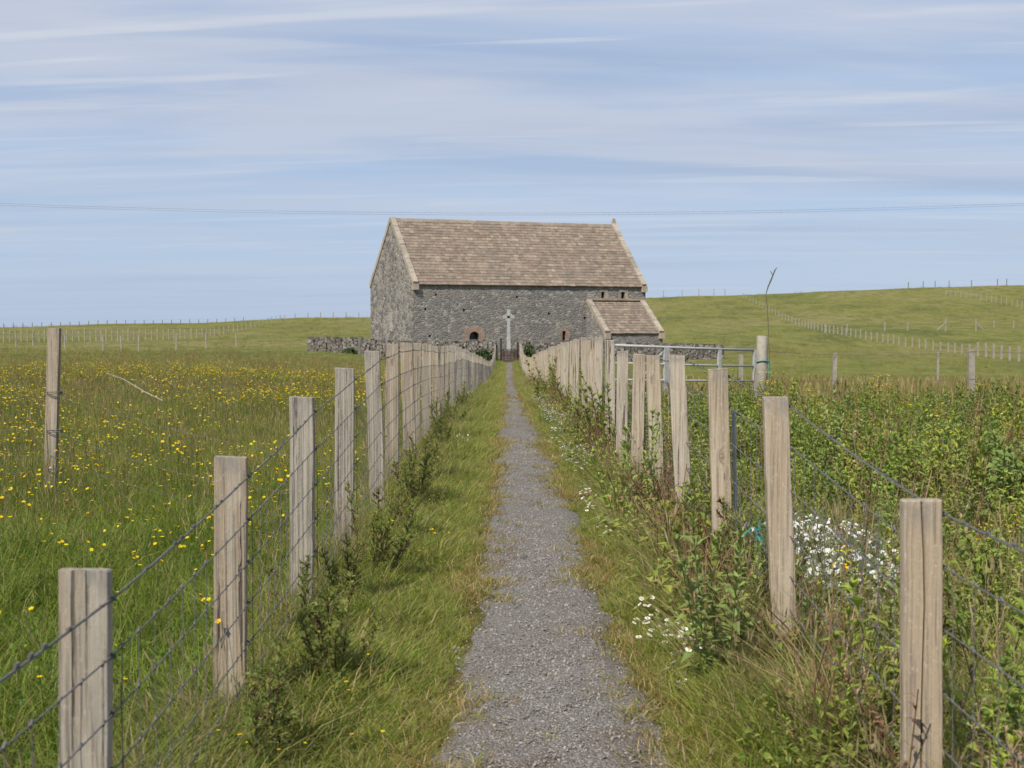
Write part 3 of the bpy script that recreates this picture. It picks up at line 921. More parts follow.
zt0, zb0 = gate_uz(666, 346)[1], .08
for px, hw in ((612, .025), (666, .042), (719, .022), (755, .025)):
    u_, zt_ = gate_uz(px, 347.5 if px < 700 else 349.5)
    g = MB(); g.box((u_ - hw, -.024, zb0), (u_ + hw, .024, zt_ - .002)); g.build('upright', M['zinc'], fg)
g = MB()
ua, _ = gate_uz(612, 350); ub, _ = gate_uz(666, 350)
g.tube([(ua, .02, zb0 + .05), (ub, .02, gate_uz(666, 348)[1])], .014, 6); g.build('brace', M['zinc'], fg)
g = MB()
pts = []
for t in np.linspace(0, 2.2 * math.pi, 30):
    pts.append((.088 * math.cos(t), .088 * math.sin(t), .0 + t * .006 + .006 * math.sin(3.1 * t)))
pts += [(.09, -.03, .03), (.10, -.035, -.05), (.092, -.045, -.13), (.105, -.04, -.24)]
g.tube(pts, .009, 5)
o = g.build('baler_twine', M['twine'], None, (gp.x, gpY, P(767, 363, gpY).z))
tag(o, 'teal baler twine wrapped round the round gate post', 'twine')

# ------------------------------------------------------------------ path fences
def post_mesh(name, w, d, z0, z1, lean=(0, 0), mat=None, parent=None, loc=(0, 0, 0), notch=False, seed=0, rz=0.0):
    r = random.Random(seed)
    bev = .0025
    prof = [(-w / 2 + bev, -d / 2), ]
    prof = [(-w / 2 + bev, -d / 2)]
    if notch: prof += [(-.005, -d / 2), (-.002, -d / 2 + .018), (.0015, -d / 2)]
    prof += [(w / 2 - bev, -d / 2), (w / 2, -d / 2 + bev), (w / 2, d / 2 - bev), (w / 2 - bev, d / 2), (-w / 2 + bev, d / 2), (-w / 2, d / 2 - bev), (-w / 2, -d / 2 + bev)]
    n = len(prof)
    zs = list(np.linspace(z0, z1 - .004, 11)) + [z1]
    vs_, fs = [], []
    sx, sy = r.uniform(-.012, .012), r.uniform(-.012, .012)
    for i, z in enumerate(zs):
        k = 1.0 if i < len(zs) - 1 else .965
        ox = lean[0] * (z - z1) + r.uniform(-.0015, .0015) + .004 * math.sin(z * 3 + seed)
        oy = lean[1] * (z - z1) + r.uniform(-.0015, .0015)
        for j, (x, y) in enumerate(prof):
            jx = .004 * math.sin(z * 9 + seed) if notch and j in (1, 2, 3) else 0
            zt_ = (sx * x + sy * y) / .05 * .25 if i >= len(zs) - 2 else 0
            vs_.append((x * k + ox + jx, y * k + oy, z + zt_))
    for i in range(len(zs) - 1):
        for j in range(n):
            j2 = (j + 1) % n
            fs.append((i * n + j, i * n + j2, (i + 1) * n + j2, (i + 1) * n + j))
    fs.append(tuple(range((len(zs) - 1) * n, len(zs) * n)))
    o = mesh_obj(name, vs_, fs, mat, parent, loc)
    o.rotation_euler = (0, 0, rz)
    return o

def sag_line(a, b, s, n=6):
    return [a.lerp(b, t) - Vector((0, 0, 4 * s * t * (1 - t))) for t in np.linspace(0, 1, n)]
def path_fence(side, Xf, ylist, step, count, tops, wd, label, offs, wire_dx, mat, leans, skip_wob=0):
    first = ylist[0]
    f = empty('path_fence', (Xf, first, gz(Xf, first)))
    tag(f, label, 'fence', 'post and wire fences along the path')
    o0 = f.location.copy()
    P_ = []
    r = random.Random(5 if side < 0 else 9)
    for i in range(count):
        Y = ylist[i] if i < len(ylist) else ylist[-1] + step * (i - len(ylist) + 1) + r.uniform(-.12, .12)
        X = Xf + (r.uniform(-.02, .02) if i > 6 else 0)
        zt_ = float(np.interp(Y, [t[0] for t in tops], [t[1] for t in tops])) + (r.uniform(-.025, .025) if i > 9 else 0)
        zg = gz(X, Y)
        lean = leans.get(i, (r.uniform(-.025, .025), r.uniform(-.02, .02)))
        ww = wd * r.uniform(.93, 1.07) if i > 3 else wd
        post_mesh('post', ww, .046, zg - .35 - zt_, 0, lean, mat, f, (X - o0.x, Y - o0.y, zt_ - o0.z), notch=(side > 0 and i == 1), seed=i * 7 + (3 if side > 0 else 0), rz=r.uniform(-.05, .05))
        P_.append((Vector((X + wire_dx * (ww / 2 + .006) - o0.x, Y - o0.y, zt_ - o0.z)), zg - o0.z))
    rows = []
    for k, of in enumerate(offs):
        pts = []
        for i, (p, zg) in enumerate(P_):
            of_i = min(of, (p.z - zg) * of / 1.0) if k else of
            pts.append(Vector((p.x, p.y, p.z - of_i + (r.uniform(-.01, .01) if i > 4 else 0))))
        rows.append(pts)
    for k, pts in enumerate(rows):
        g = MB()
        for i in range(len(pts) - 1):
            near = i < 10
            s = r.uniform(.004, .014) if k == 0 else r.uniform(.002, .008)
            g.tube(sag_line(pts[i], pts[i + 1], s, 7 if near else 3), .0031 if k == 0 else .0021, 5 if near else 3, cap=False)
            if near and i < 8:          # staple and twist where the wire meets the post
                q = pts[i]
                g.tube([q + Vector((-.014 * wire_dx, -.012, -.006)), q + Vector((.008 * wire_dx, 0, 0)), q + Vector((-.014 * wire_dx, .012, .006))], .0035, 5)
        if k == 0 and len(pts) > 8:     # the plain top wire is two strands twisted
            for i in range(7):
                for j in range(1, 22):
                    q = pts[i].lerp(pts[i + 1], j / 22)
                    if r.random() < .35: g.tube([q - Vector((0, .012, .0)), q + Vector((r.uniform(-.002, .002), .012, -.001))], .0038, 5)
        g.build('strand', M['wire'], f)
    # upright wires of the stock netting, with the twist at each strand
    g = MB()
    for i in range(len(P_) - 1):
        near = i < 8
        nv = 11 if i < 30 else 8
        for j in range(nv):
            t = (j + .5) / nv
            pts = [rows[k][i].lerp(rows[k][i + 1], t) for k in range(1, len(rows))]
            if not near: pts = [pts[0], pts[-1]]
            else: pts = [p + Vector((0, r.uniform(-.012, .012), 0)) for p in pts]
            g.tube(pts, .0013 if i < 25 else .0016, 4 if near else 3, cap=False)
            if near:
                for p in pts: g.tube([p - Vector((0, .007, .004)), p + Vector((0, .007, .004))], .0034, 4)
    g.build('netting', M['wire'], f)
    return f
def top_table(L, rows): return [(L / o, EYE - (y - VY) * L / o / F_PX) for o, y in rows]
LL_, LR_ = .90 * F_PX, 1.00 * F_PX
topsL = top_table(LL_, [(425, 570), (277.5, 457), (206, 397), (162.5, 368), (134.5, 351), (114.5, 344), (100.5, 342.6), (89, 343), (78, 344.5), (66, 346), (58, 346.4), (51, 346.6), (47, 348), (37, 352.5), (27, 357), (20, 361.5), (17, 362.5), (14.4, 359), (12.2, 351), (11.6, 344)])
topsR = top_table(LR_, [(417, 500), (269.5, 397), (212, 369), (170, 354.6), (146, 355), (132, 354), (117, 351), (104, 340), (93, 337), (84, 338), (74, 339), (64, 340), (56, 343), (50, 345), (43, 347), (37, 350), (33, 352), (28, 354.5), (24, 357.5), (20, 357.5), (16, 353), (14.2, 345), (13, 342)])
OFFL = [.065, .23, .385, .535, .68, .80, .90]
OFFR = [.035, .18, .345, .515, .665, .79, .89]
YL = [1.48] + [LL_ / o for o in (425, 277.5, 206, 162.5, 134.5, 114.5, 100.5, 89, 80)]; sL = 1.71
path_fence(-1, -.90, YL, sL, 68, topsL, .104, 'grey square timber posts with wire netting, fence between the path and buttercup meadow', OFFL, 1, M['post_l'], {0: (0, 0), 1: (-.004, 0), 2: (.003, 0), 3: (0, 0), 4: (.01, 0)})
YR = [1.75] + [LR_ / o for o in (417, 269.5, 212, 170, 146, 132, 117, 104, 93, 84)]; sR = 1.72
path_fence(1, 1.00, YR, sR, 66, topsR, .092, 'paler tan timber posts with wire netting, fence between the path and leafy weeds', OFFR, 1, M['post_r'], {0: (0, 0), 1: (.002, 0), 2: (-.036, 0), 3: (-.024, 0), 4: (-.052, 0), 5: (-.04, .01), 6: (.01, 0), 7: (.0, 0)})

# ------------------------------------------------------------------ old cross fence in the meadow
def simple_fence(name, label, pts, wd, wires, mat, cat='fence', group=None, sag=.03, wr=.0022, kinds=None, wood='post'):
    """pts: (x, y, height above ground)"""
    f = empty(name, (pts[0][0], pts[0][1], gz(pts[0][0], pts[0][1])))
    tag(f, label, cat, group)
    o0 = f.location.copy()
    r = random.Random(len(pts))
    tp = []
    for i, (x, y, h) in enumerate(pts):
        zg = gz(x, y)
        w2 = wd if kinds is None else kinds[i]
        if w2:
            g = MB()
            l0, l1 = r.uniform(-.03, .03), r.uniform(-.03, .03)
            a = w2 / 2
            g.add([(-a - l0, -a, -.3), (a - l0, -a, -.3), (a - l0, a, -.3), (-a - l0, a, -.3), (-a, -a, h), (a, -a, h), (a, a, h), (-a, a, h)], [(0, 1, 5, 4), (1, 2, 6, 5), (2, 3, 7, 6), (3, 0, 4, 7), (4, 5, 6, 7)])
            g.build('post', mat, f, (x - o0.x, y - o0.y, zg - o0.z))
        tp.append((Vector((x - o0.x, y - o0.y - wd / 2 - .004, zg - o0.z)), h))
    for fr in wires:
        g = MB()
        for (p, h), (q, h2) in zip(tp, tp[1:]):
            g.tube(sag_line(p + Vector((0, 0, h * fr)), q + Vector((0, 0, h2 * fr)), sag, 5), wr, 4, cap=False)
        g.build('strand', M['wire'], f)
    return f
mp = hit_ground(50, 490)
mpY = 11.2
mpx = P(54, 328, mpY).x
mph = P(54, 328.3, mpY).z - gz(mpx, mpY)
of = empty('old_fence', (mpx, mpY, gz(mpx, mpY)))
tag(of, 'old slack wire fence with one tall grey post crossing the buttercup meadow', 'fence')
post_mesh('post', .088, .06, -.4 - mph, 0, (.028, 0), M['post_l'], of, (0, 0, mph), seed=77)
r_ = random.Random(4)
for fr in (.62, .42, .27, .17):
    g = MB()
    g.tube(sag_line(Vector((0, -.045, mph * fr)), Vector((-.93 - mpx, 8.31 - mpY, .95 * fr * .92)), .09 if fr < .5 else .03, 9), .0016, 4, cap=False)
    g.tube(sag_line(Vector((0, -.045, mph * fr)), Vector((-3.6, 1.9, mph * fr + .03)), .05, 9), .0016, 4, cap=False)
    g.build('strand', M['wire'], of)
for zc in (mph * .62, mph * .4, mph * .18):
    g = MB(); g.tube([(.06 * math.cos(t), .06 * math.sin(t), zc + .012 * t / 6) for t in np.linspace(0, 12.6, 26)], .003, 4)
    g.build('binding', M['wire'], of)
g = MB()
a, b = P(106, 373, 19.5), P(143, 391, 18.4)
mid_ = (a + b) / 2
lz = gz(mid_.x, mid_.y)
g.tube([a - Vector((mid_.x, mid_.y, lz)), (a * .5 + b * .5) - Vector((mid_.x, mid_.y, lz)) + Vector((0, 0, .03)), b - Vector((mid_.x, mid_.y, lz))], [.004, .007, .008], 6)
g.tube([b - Vector((mid_.x, mid_.y, lz)), b - Vector((mid_.x, mid_.y, lz)) + (b - a) * .5], .008, 6)
o = g.build('fallen_rail', M['post_l'], None, (mid_.x, mid_.y, lz))
tag(o, 'thin grey broken rail slanting out of the meadow grass', 'rail')

# fence to the right of the field gate
gfp = []
for px, top in ((764, 0), (835, 353), (938, 352), (971, 350), (1075, 350), (1190, 350)):
    Y = 23.0 if px > 800 else 22.0
    p = P(px, top or 352, Y)
    gfp.append((p.x, Y, p.z - gz(p.x, Y)))
gfp[0] = (gp.x, gpY + .1, gph * .86)
simple_fence('field_fence', 'low fence of a few odd posts and plain wire right of the field gate', gfp, .085, (.98, .6), M['post_far'], sag=.02, wr=.003, kinds=[0, .06, .03, .088, .088, .09])

# ------------------------------------------------------------------ fences on the far fields
def px_fence(name, label, pix, h, wd, mat, step_px, wires=(.95, .6), wr=.006, jit=.6, heights=None):
    """posts at places on the terrain seen along a line of pixels"""
    pts = []
    if step_px:
        xs_ = [p[0] for p in pix]; ys_ = [p[1] for p in pix]
        x = xs_[0]
        while x <= xs_[-1]:
            q = hit_ground(x, float(np.interp(x, xs_, ys_))); pts.append((q.x, q.y, h * random.uniform(.92, 1.08)))
            x += step_px(x) * random.uniform(1 - .2 * jit, 1 + .2 * jit)
    else:
        for i, (x, y) in enumerate(pix):
            q = hit_ground(x, y); pts.append((q.x, q.y, heights[i] if heights else h * random.uniform(.95, 1.05)))
    return simple_fence(name, label, pts, wd, wires, mat, group='fences on the distant fields', sag=.01, wr=wr)
px_fence('field_fence', 'sparse row of pale posts nearest across the far left meadow', [(-40, 349), (-10, 348), (16, 347.5), (33, 346), (65, 348.5), (103, 352), (121, 353), (139, 352), (176.5, 350), (206, 348.5), (236, 347)], 1.25, .12, M['post_far'], None)
px_fence('field_fence', 'dense pale post fence across the far left field, climbing rightwards to the ridge', [(-30, 342), (60, 341.5), (120, 341), (185, 339.5), (215, 336), (240, 331), (262, 325), (286, 319.5)], 1.25, .13, M['post_far'], lambda x: 5.6 if x < 200 else 4.4)
def ridge_line(X0, X1, n, Y): return [(x, Y, 1.2) for x in np.linspace(X0, X1, n)]
simple_fence('field_fence', 'thin post line along the left skyline above the dense fence', [(x, 372 + (x + 140) * .22, 1.25) for x in np.linspace(-150, -68, 38)], .14, (.95, .5), M['post_dark'], group='fences on the distant fields', wr=.006)
simple_fence('field_fence', 'short row of posts on the skyline left of the chapel', [(x, 404, 1.4) for x in np.linspace(-57, -33, 8)], .22, (.95,), M['post_far'], group='fences on the distant fields', wr=.006)
px_fence('field_fence', 'long pale post fence running up the right hillside to the ridge', [(743, 297.5), (756, 304), (770, 312), (785, 320), (800, 326.5), (830, 333), (860, 338.5), (900, 345.5), (935, 350.5), (970, 355.5), (1024, 362.5), (1090, 371)], 1.15, .15, M['post_far'], lambda x: 3.2 if x < 800 else 3.2 + (x - 800) * .028, wr=.005)
px_fence('field_fence', 'upper fence of close pale posts at the right edge of the hill', [(946, 296), (980, 300.5), (1004, 305), (1040, 312), (1075, 319)], 1.6, .15, M['post_far'], lambda x: 5.0)
hs = [1.3] * 4 + [2.0, 2.0] + [1.2] * 3
mf = px_fence('field_fence', 'sparse fence with two braced posts in the middle of the right hillside', [(825, 333), (847, 332), (884.5, 331), (907.6, 330.5), (945.5, 331.5), (975.6, 331.5), (994, 328), (1013.6, 328.5), (1050, 328)], 1.3, .18, M['post_far'], None, heights=hs)
for px, s in ((945.5, -1), (975.6, 1)):
    q = hit_ground(px, 331.5)
    g = MB(); a = Vector((q.x, q.y - .1, q.z + 1.25)) - mf.location; b = Vector((q.x + s * 1.3, q.y - .1, gz(q.x + s * 1.3, q.y) + .1)) - mf.location
    g.tube([a, b], .09, 6); g.build('brace', M['post_far'], mf)
simple_fence('field_fence', 'few scattered posts on the skyline right of the chapel', [(x, 403, 1.9) for x in (42, 47, 51.5, 55.5, 58.5)], .16, (.95,), M['post_far'], group='fences on the distant fields', wr=.005)
simple_fence('field_fence', 'dark posts on the skyline at the top right of the hill', [(x, 404, 1.7) for x in (108, 112, 115.2, 119, 125, 132, 134.5, 140, 147)], .17, (.95,), M['post_dark'], group='fences on the distant fields', wr=.005)
for px, y0, y1, Y, wd, lab, mt in ((741, 354.5, 372, 34, .09, 'lone tan post seen through the bars of the field gate', 'post_far'), (359.3, 337, 355, 112, .2, 'dark lone post standing against the left churchyard wall', 'post_dark')):
    p = P(px, y0, Y); zg = gz(p.x, Y)
    g = MB(); g.box((-wd / 2, -wd / 2, -.3), (wd / 2, wd / 2, p.z - zg), jit=.004)
    o = g.build('post', M[mt], None, (p.x, Y, zg)); o.name = 'lone_post'; tag(o, lab, 'post')

# power cables far behind the chapel
for k, (dy, lab) in enumerate(((0.0, 'upper of two thin power cables crossing the sky'), (2.0, 'lower of two thin power cables crossing the sky'))):
    g = MB()
    YC = 168.0 + k * .8
    zc = P(507, 213.0 + dy, YC).z
    pts = []
    for x in np.linspace(-170, 170, 69):
        u_ = abs(x) - 0 if abs(x) < 85 else 170 - abs(x)
        pts.append((x, YC, zc + 1.0 * (u_ / 55.0) ** 2))
    g.tube(pts, .011, 5)
    o = g.build('power_cable', M['cable'])
    tag(o, lab, 'cable', 'power cables')

# ------------------------------------------------------------------ small things along the fences
def stalk():
    Y = 6.1
    p0 = P(771, 640, Y); zg = gz(p0.x, Y)
    pts = [Vector((P(771, 560, Y).x, Y, zg - .05))]
    for px, py in ((770.5, 480), (770, 420), (769.5, 360), (768, 320), (766, 294), (768, 287), (771, 280), (775, 270), (777, 267.5)): pts.append(P(px, py, Y))
    o0 = Vector((pts[0].x, Y, zg))
    g = MB()
    g.tube([p - o0 for p in pts], [.0022, .002, .0017, .0014, .0014, .0016, .0026, .003, .0024, .001], 6)
    g.tube([P(772.5, 275, Y) - o0, P(770.5, 271, Y) - o0], .0018, 4)
    o = g.build('dry_stalk', M['stalk'], None, o0)
    tag(o, 'tall thin bare stalk with a kinked tip rising behind the second right post', 'stalk')
stalk()
p = P(736, 480, 7.15); zg = gz(p.x, 7.15)
g = MB(); a, b = P(733.5, 412, 7.15), P(738.5, 600, 7.15)
o0 = Vector((p.x, 7.15, zg))
g.tube([a - o0, (b - o0) * 1 + Vector((0, 0, -.1))], .0095, 8)
o = g.build('metal_stake', M['zinc'], None, o0)
tag(o, 'thin grey metal stake leaning beside the third right post', 'stake')
q0 = P(763, 548, 6.4)
g = MB(); rr = random.Random(3)
for k in range(7):
    pts = [Vector((rr.uniform(-.03, .03), rr.uniform(-.02, .02), .10 - .045 * j + rr.uniform(-.02, .02))) for j in range(6)]
    g.tube(pts, .0035, 4)
g.tube([(0, 0, 0), (.01, 0, -.09), (-.01, .01, -.17)], .005, 5)
for s in (-1, 1): g.tube([(0, 0, .07), (s * .05, 0, .09), (s * .09, 0, .075 + s * .03)], .0035, 4)
o = g.build('baler_twine', M['twine'], None, q0)
tag(o, 'knot of teal baler twine hanging in the right fence netting', 'twine')

# ------------------------------------------------------------------ plants: prototypes
def vary(c, k=.2): 
    f = 1 + rng.uniform(-k, k); return np.clip(np.array(c) * f * (1 + rng.uniform(-.06, .06, 3)), 0, 1)
GREENS = [(0.154, 0.204, 0.033), (0.189, 0.229, 0.042), (0.123, 0.174, 0.031), (0.237, 0.248, 0.055)]
TANS = [(.40, .32, .17), (.33, .27, .13), (.44, .36, .21)]
OCHRE = [(.33, .24, .07), (.29, .20, .065), (.23, .22, .06)]
def blades(g, n, rad, hmin, hmax, wid, cols, bend=(.2, .9), seg=3, lean=.35):
    for _ in range(n):
        a = rng.uniform(0, 6.283); r = rad * math.sqrt(rng.uniform())
        x0, y0 = r * math.cos(a), r * math.sin(a)
        h = rng.uniform(hmin, hmax); b = rng.uniform(*bend) * h
        da = a + rng.normal(0, 1.1); dx, dy = math.cos(da), math.sin(da)
        fa = rng.uniform(0, 6.283); px, py = math.cos(fa), math.sin(fa)
        ln = rng.uniform(0, lean) * h
        wv = wid * rng.uniform(.7, 1.3)
        vs_, fs = [], []
        ts = np.linspace(0, 1, seg + 1)
        for i, t in enumerate(ts):
            k = ln * t + b * t ** 2.2
            z = h * t - .35 * b * t ** 2.5
            cx, cy = x0 + dx * k, y0 + dy * k
            wt = wv * (1 - t ** 1.6) * .5
            if i < seg: vs_ += [(cx - px * wt, cy - py * wt, z), (cx + px * wt, cy + py * wt, z)]
            else: vs_.append((cx, cy, z))
        for i in range(seg - 1): fs.append((2 * i, 2 * i + 1, 2 * i + 3, 2 * i + 2))
        fs.append((2 * seg - 2, 2 * seg - 1, 2 * seg))
        g.add(vs_, fs, vary(cols[rng.integers(len(cols))]))
def seed_stems(g, n, rad, hmin, hmax, cols, headc, hw=.008, hl=.07, sw=.0022):
    for _ in range(n):
        a = rng.uniform(0, 6.283); r = rad * math.sqrt(rng.uniform())
        x0, y0 = r * math.cos(a), r * math.sin(a)
        h = rng.uniform(hmin, hmax); da = rng.uniform(0, 6.283); ln = rng.uniform(0, .25) * h
        dx, dy = math.cos(da), math.sin(da)
        pt = lambda t: np.array([x0 + dx * ln * t ** 2, y0 + dy * ln * t ** 2, h * t])
        c = vary(cols[rng.integers(len(cols))])
        px = np.array([-dy, dx, 0]) * sw / 2
        A_, B_, D_ = pt(0), pt(.5), pt(1)
        g.add([A_ - px, A_ + px, B_ + px, B_ - px, D_ + px, D_ - px], [(0, 1, 2, 3), (3, 2, 4, 5)], c)
        hc = vary(headc[rng.integers(len(headc))])
        t0 = 1 - hl / h
        e = pt(t0); m_ = pt((1 + t0) / 2)
        for ang in (0, 1.57):
            q = np.array([math.cos(da + ang), math.sin(da + ang), 0]) * hw
            g.add([e, m_ + q, D_ + np.array([0, 0, .004]), m_ - q], [(0, 1, 2, 3)], hc)
def disc(g, c, nrm, r, col, n=5, notch=.55):
    """a small open flower seen from any side"""
    nrm = Vector(nrm).normalized(); a = nrm.orthogonal().normalized(); b = nrm.cross(a)
    vs_ = [Vector(c) - nrm * r * .25]
    for i in range(2 * n):
        t = math.pi * i / n; rr = r if i % 2 == 0 else r * notch * 1.25
        vs_.append(Vector(c) + (a * math.cos(t) + b * math.sin(t)) * rr)
    g.add(vs_, [(0, 1 + i, 1 + (i + 1) % (2 * n)) for i in range(2 * n)], col)
def stem(g, pts, wd, col):
    pts = [Vector(p) for p in pts]
    g.tube(pts, [wd * (1 - .5 * i / len(pts)) for i in range(len(pts))], 3, col, cap=False)
def leaf(g, base, d, ln, wd, col, droop=.25, up=Vector((0, 0, 1))):
    d = Vector(d).normalized(); s = d.cross(up)
    if s.length < .01: s = Vector((1, 0, 0))
    s.normalize(); n = s.cross(d)
    base = Vector(base)
    m1 = base + d * ln * .45 + n * ln * .06
    tip = base + d * ln - up * droop * ln
    g.add([base, m1 + s * wd + n * wd * .35, tip, m1 - s * wd + n * wd * .35, m1], [(0, 1, 4), (4, 1, 2), (0, 4, 3), (4, 2, 3)], col)

protos = {}
def proto(key, g, mats): 
    protos.setdefault(key, []).append(g.build('plant_form', mats, link=False))
def mk(key, nvar, fn, mats):
    for i in range(nvar):
        g = MB(); fn(g, i); proto(key, g, mats)

def f_verge(g, i): 
    blades(g, 52, .075, .025, .105, .0050, [(0.217, 0.257, 0.051), (0.257, 0.285, 0.063), (0.177, 0.228, 0.046), (0.302, 0.296, 0.080)], (.3, 1.1))
    blades(g, 7, .07, .04, .12, .004, TANS, (.3, 1.0))
mk('verge', 4, f_verge, M['grass'])
def f_rank(g, i):
    blades(g, 44, .10, .16, .38, .0075, GREENS, (.25, .9))
    blades(g, 7, .09, .12, .34, .005, TANS, (.2, .9))
    if i % 2: seed_stems(g, 3, .08, .35, .5, [(.18, .16, .07)], [(.36, .28, .16)], .0035, .06)
mk('rank', 4, f_rank, M['grass'])
def f_edge(g, i):
    blades(g, 38, .07, .015, .055, .0045, OCHRE + TANS[:1] + GREENS[:1], (.4, 1.4))
mk('edge', 3, f_edge, M['grass'])
def f_meadow(g, i):
    blades(g, 40, .16, .12, .32, .0068, [(0.228, 0.251, 0.051), (0.274, 0.279, 0.063), (0.194, 0.222, 0.046), (0.331, 0.302, 0.085)], (.2, .8))
    blades(g, 8, .15, .12, .36, .005, TANS, (.2, .8))
    seed_stems(g, 5, .16, .32, .50, [(.20, .17, .08), (.13, .14, .05)], [(.38, .30, .16), (.33, .27, .14), (.28, .27, .11)], .0038, .075, .0018)
mk('meadow', 5, f_meadow, M['grass'])
def f_green(g, i):
    blades(g, 50, .16, .10, .30, .0066, [(0.136, 0.195, 0.031), (0.165, 0.224, 0.035), (0.109, 0.165, 0.028), (0.201, 0.236, 0.045)], (.2, .9))
    blades(g, 4, .15, .1, .3, .004, TANS, (.2, .8))
    for k in range(7):
        leaf(g, (rng.uniform(-.14, .14), rng.uniform(-.14, .14), rng.uniform(.04, .16)), (rng.normal(), rng.normal(), .6), rng.uniform(.03, .05), .012, vary((.14, .20, .042)), .2)
mk('green', 4, f_green, M['grass'])
def f_brown(g, i):
    blades(g, 34, .22, .15, .36, .009, [(.20, .215, .045), (.24, .24, .055), (.29, .265, .08), (.33, .29, .10)], (.2, .8), 2)
    seed_stems(g, 13, .24, .30, .48, [(.28, .25, .11)], [(.40, .31, .17), (.34, .28, .13), (.30, .27, .10)], .010, .10, .004)
mk('brown', 4, f_brown, M['grass'])
def f_dry(g, i):
    blades(g, 90, .09, .22, .55, .0042, TANS + [(.50, .37, .20), (.42, .30, .16)], (.25, .9), 4, .45)
    blades(g, 16, .09, .12, .35, .006, GREENS, (.2, .8))
mk('dry', 3, f_dry, M['grass'])
def f_long(g, i):
    blades(g, 60, .12, .25, .55, .0055, TANS[:2] + [(.29, .25, .10), (.22, .22, .07), (.16, .20, .05)], (.35, 1.2), 4, .4)
    seed_stems(g, 5, .12, .4, .6, [(.25, .2, .1)], [(.42, .34, .2)], .0035, .08)
mk('long', 4, f_long, M['grass'])
YEL = [(.70, .50, .014), (.70, .43, .012), (.66, .53, .03)]
def f_butter(g, i):
    for k in range(1 + i % 3 + 1):
        x, y = rng.uniform(-.08, .08, 2); h = rng.uniform(.26, .46)
        dx, dy = rng.uniform(-.06, .06, 2)
        stem(g, [(x, y, 0), (x + dx * .4, y + dy * .4, h * .6), (x + dx, y + dy, h)], .0015, (.10, .14, .03))
        disc(g, (x + dx, y + dy, h), (rng.uniform(-.6, .4), rng.uniform(-.9, .2), 1), rng.uniform(.0095, .0135), vary(YEL[rng.integers(3)], .08))
    blades(g, 5, .06, .08, .2, .008, GREENS, (.3, .9), 2)
mk('buttercup', 4, f_butter, M['petal'])
def f_daisy(g, i):
    for k in range(2 + i):
        x, y = rng.uniform(-.06, .06, 2); h = rng.uniform(.06, .16)
        stem(g, [(x, y, 0), (x, y + .005, h)], .0012, (.1, .14, .03))
        c = Vector((x, y + .005, h)); nn = Vector((rng.uniform(-.5, .3), rng.uniform(-.8, .1), 1))
        disc(g, c, nn, rng.uniform(.011, .016), (.78, .78, .76), 8, .7)
        disc(g, c + nn.normalized() * .003, nn, .0045, (.7, .5, .05), 4, .8)
mk('daisy', 3, f_daisy, M['petal'])
def f_clover(g, i):
    for k in range(5):
        x, y = rng.uniform(-.1, .1, 2); h = rng.uniform(.10, .24)
        stem(g, [(x, y, 0), (x + .01, y, h)], .0012, (.1, .14, .03))
        for j in range(7):
            leaf(g, (x + .01, y, h - .006), (rng.normal(), rng.normal(), rng.uniform(.0, 1.2)), .014, .004, vary((.70, .70, .66), .1), .0)
mk('clover', 3, f_clover, M['petal'])
def f_white(g, i):       # branching white mayweed heads, crowded
    for k in range(26):
        x, y = rng.uniform(-.15, .15, 2); h = rng.uniform(.10, .27)
        stem(g, [(x * .4, y * .4, 0), (x * .8, y * .8, h * .6), (x, y, h)], .0016, (.13, .14, .06))
        disc(g, (x, y, h), (rng.uniform(-.7, .4), rng.uniform(-1.1, .1), 1), rng.uniform(.008, .014), vary((.70, .69, .665), .12), 6, .75)
    for k in range(40):
        leaf(g, (rng.uniform(-.13, .13), rng.uniform(-.13, .13), rng.uniform(.05, .3)), (rng.normal(), rng.normal(), .8), .05, .004, vary((.10, .13, .05)), .2)
mk('white', 3, f_white, M['petal'])
LEAFG = [(.185, .235, .050), (.230, .270, .058), (.150, .200, .045), (.275, .280, .070)]
def f_weed(g, i):
    # a bushy herb: stems spreading at all heights, leaves held every way, one tint to a plant
    ns = 4 + i % 4
    base = np.array([(0.197, 0.261, 0.056), (0.273, 0.307, 0.064), (0.174, 0.232, 0.064), (0.238, 0.284, 0.087), (0.302, 0.307, 0.072), (0.215, 0.255, 0.049)][i % 6])
    for s in range(ns):
        a0 = rng.uniform(0, 6.283); out = rng.uniform(.02, .20)
        x, y = rng.uniform(-.06, .06, 2); h = rng.uniform(.28, .74)
        dx, dy = out * math.cos(a0), out * math.sin(a0)
        pt = lambda t: Vector((x + dx * t ** .8, y + dy * t ** .8, h * (t - .12 * t * t)))
        stem(g, [pt(0), pt(.5), pt(1)], .0032, (.20, .20, .08))
        nl = 22
        wide = rng.uniform(.15, .26)
        for k in range(nl):
            t = .10 + .90 * k / nl
            a = k * 2.4 + rng.uniform(-.5, .5)
            ln = (.11 - .05 * t) * rng.uniform(.6, 1.3)
            leaf(g, pt(t), (math.cos(a), math.sin(a), rng.uniform(-.1, 1.0) + .5 * t), ln, ln * wide, vary(base, .22), rng.uniform(.05, .4))
        for k in range(6):
            leaf(g, pt(1), (rng.normal() * .7, rng.normal() * .7, 1), .04, .009, vary(base * 1.15, .15), 0)
mk('weed', 6, f_weed, M['leaf'])
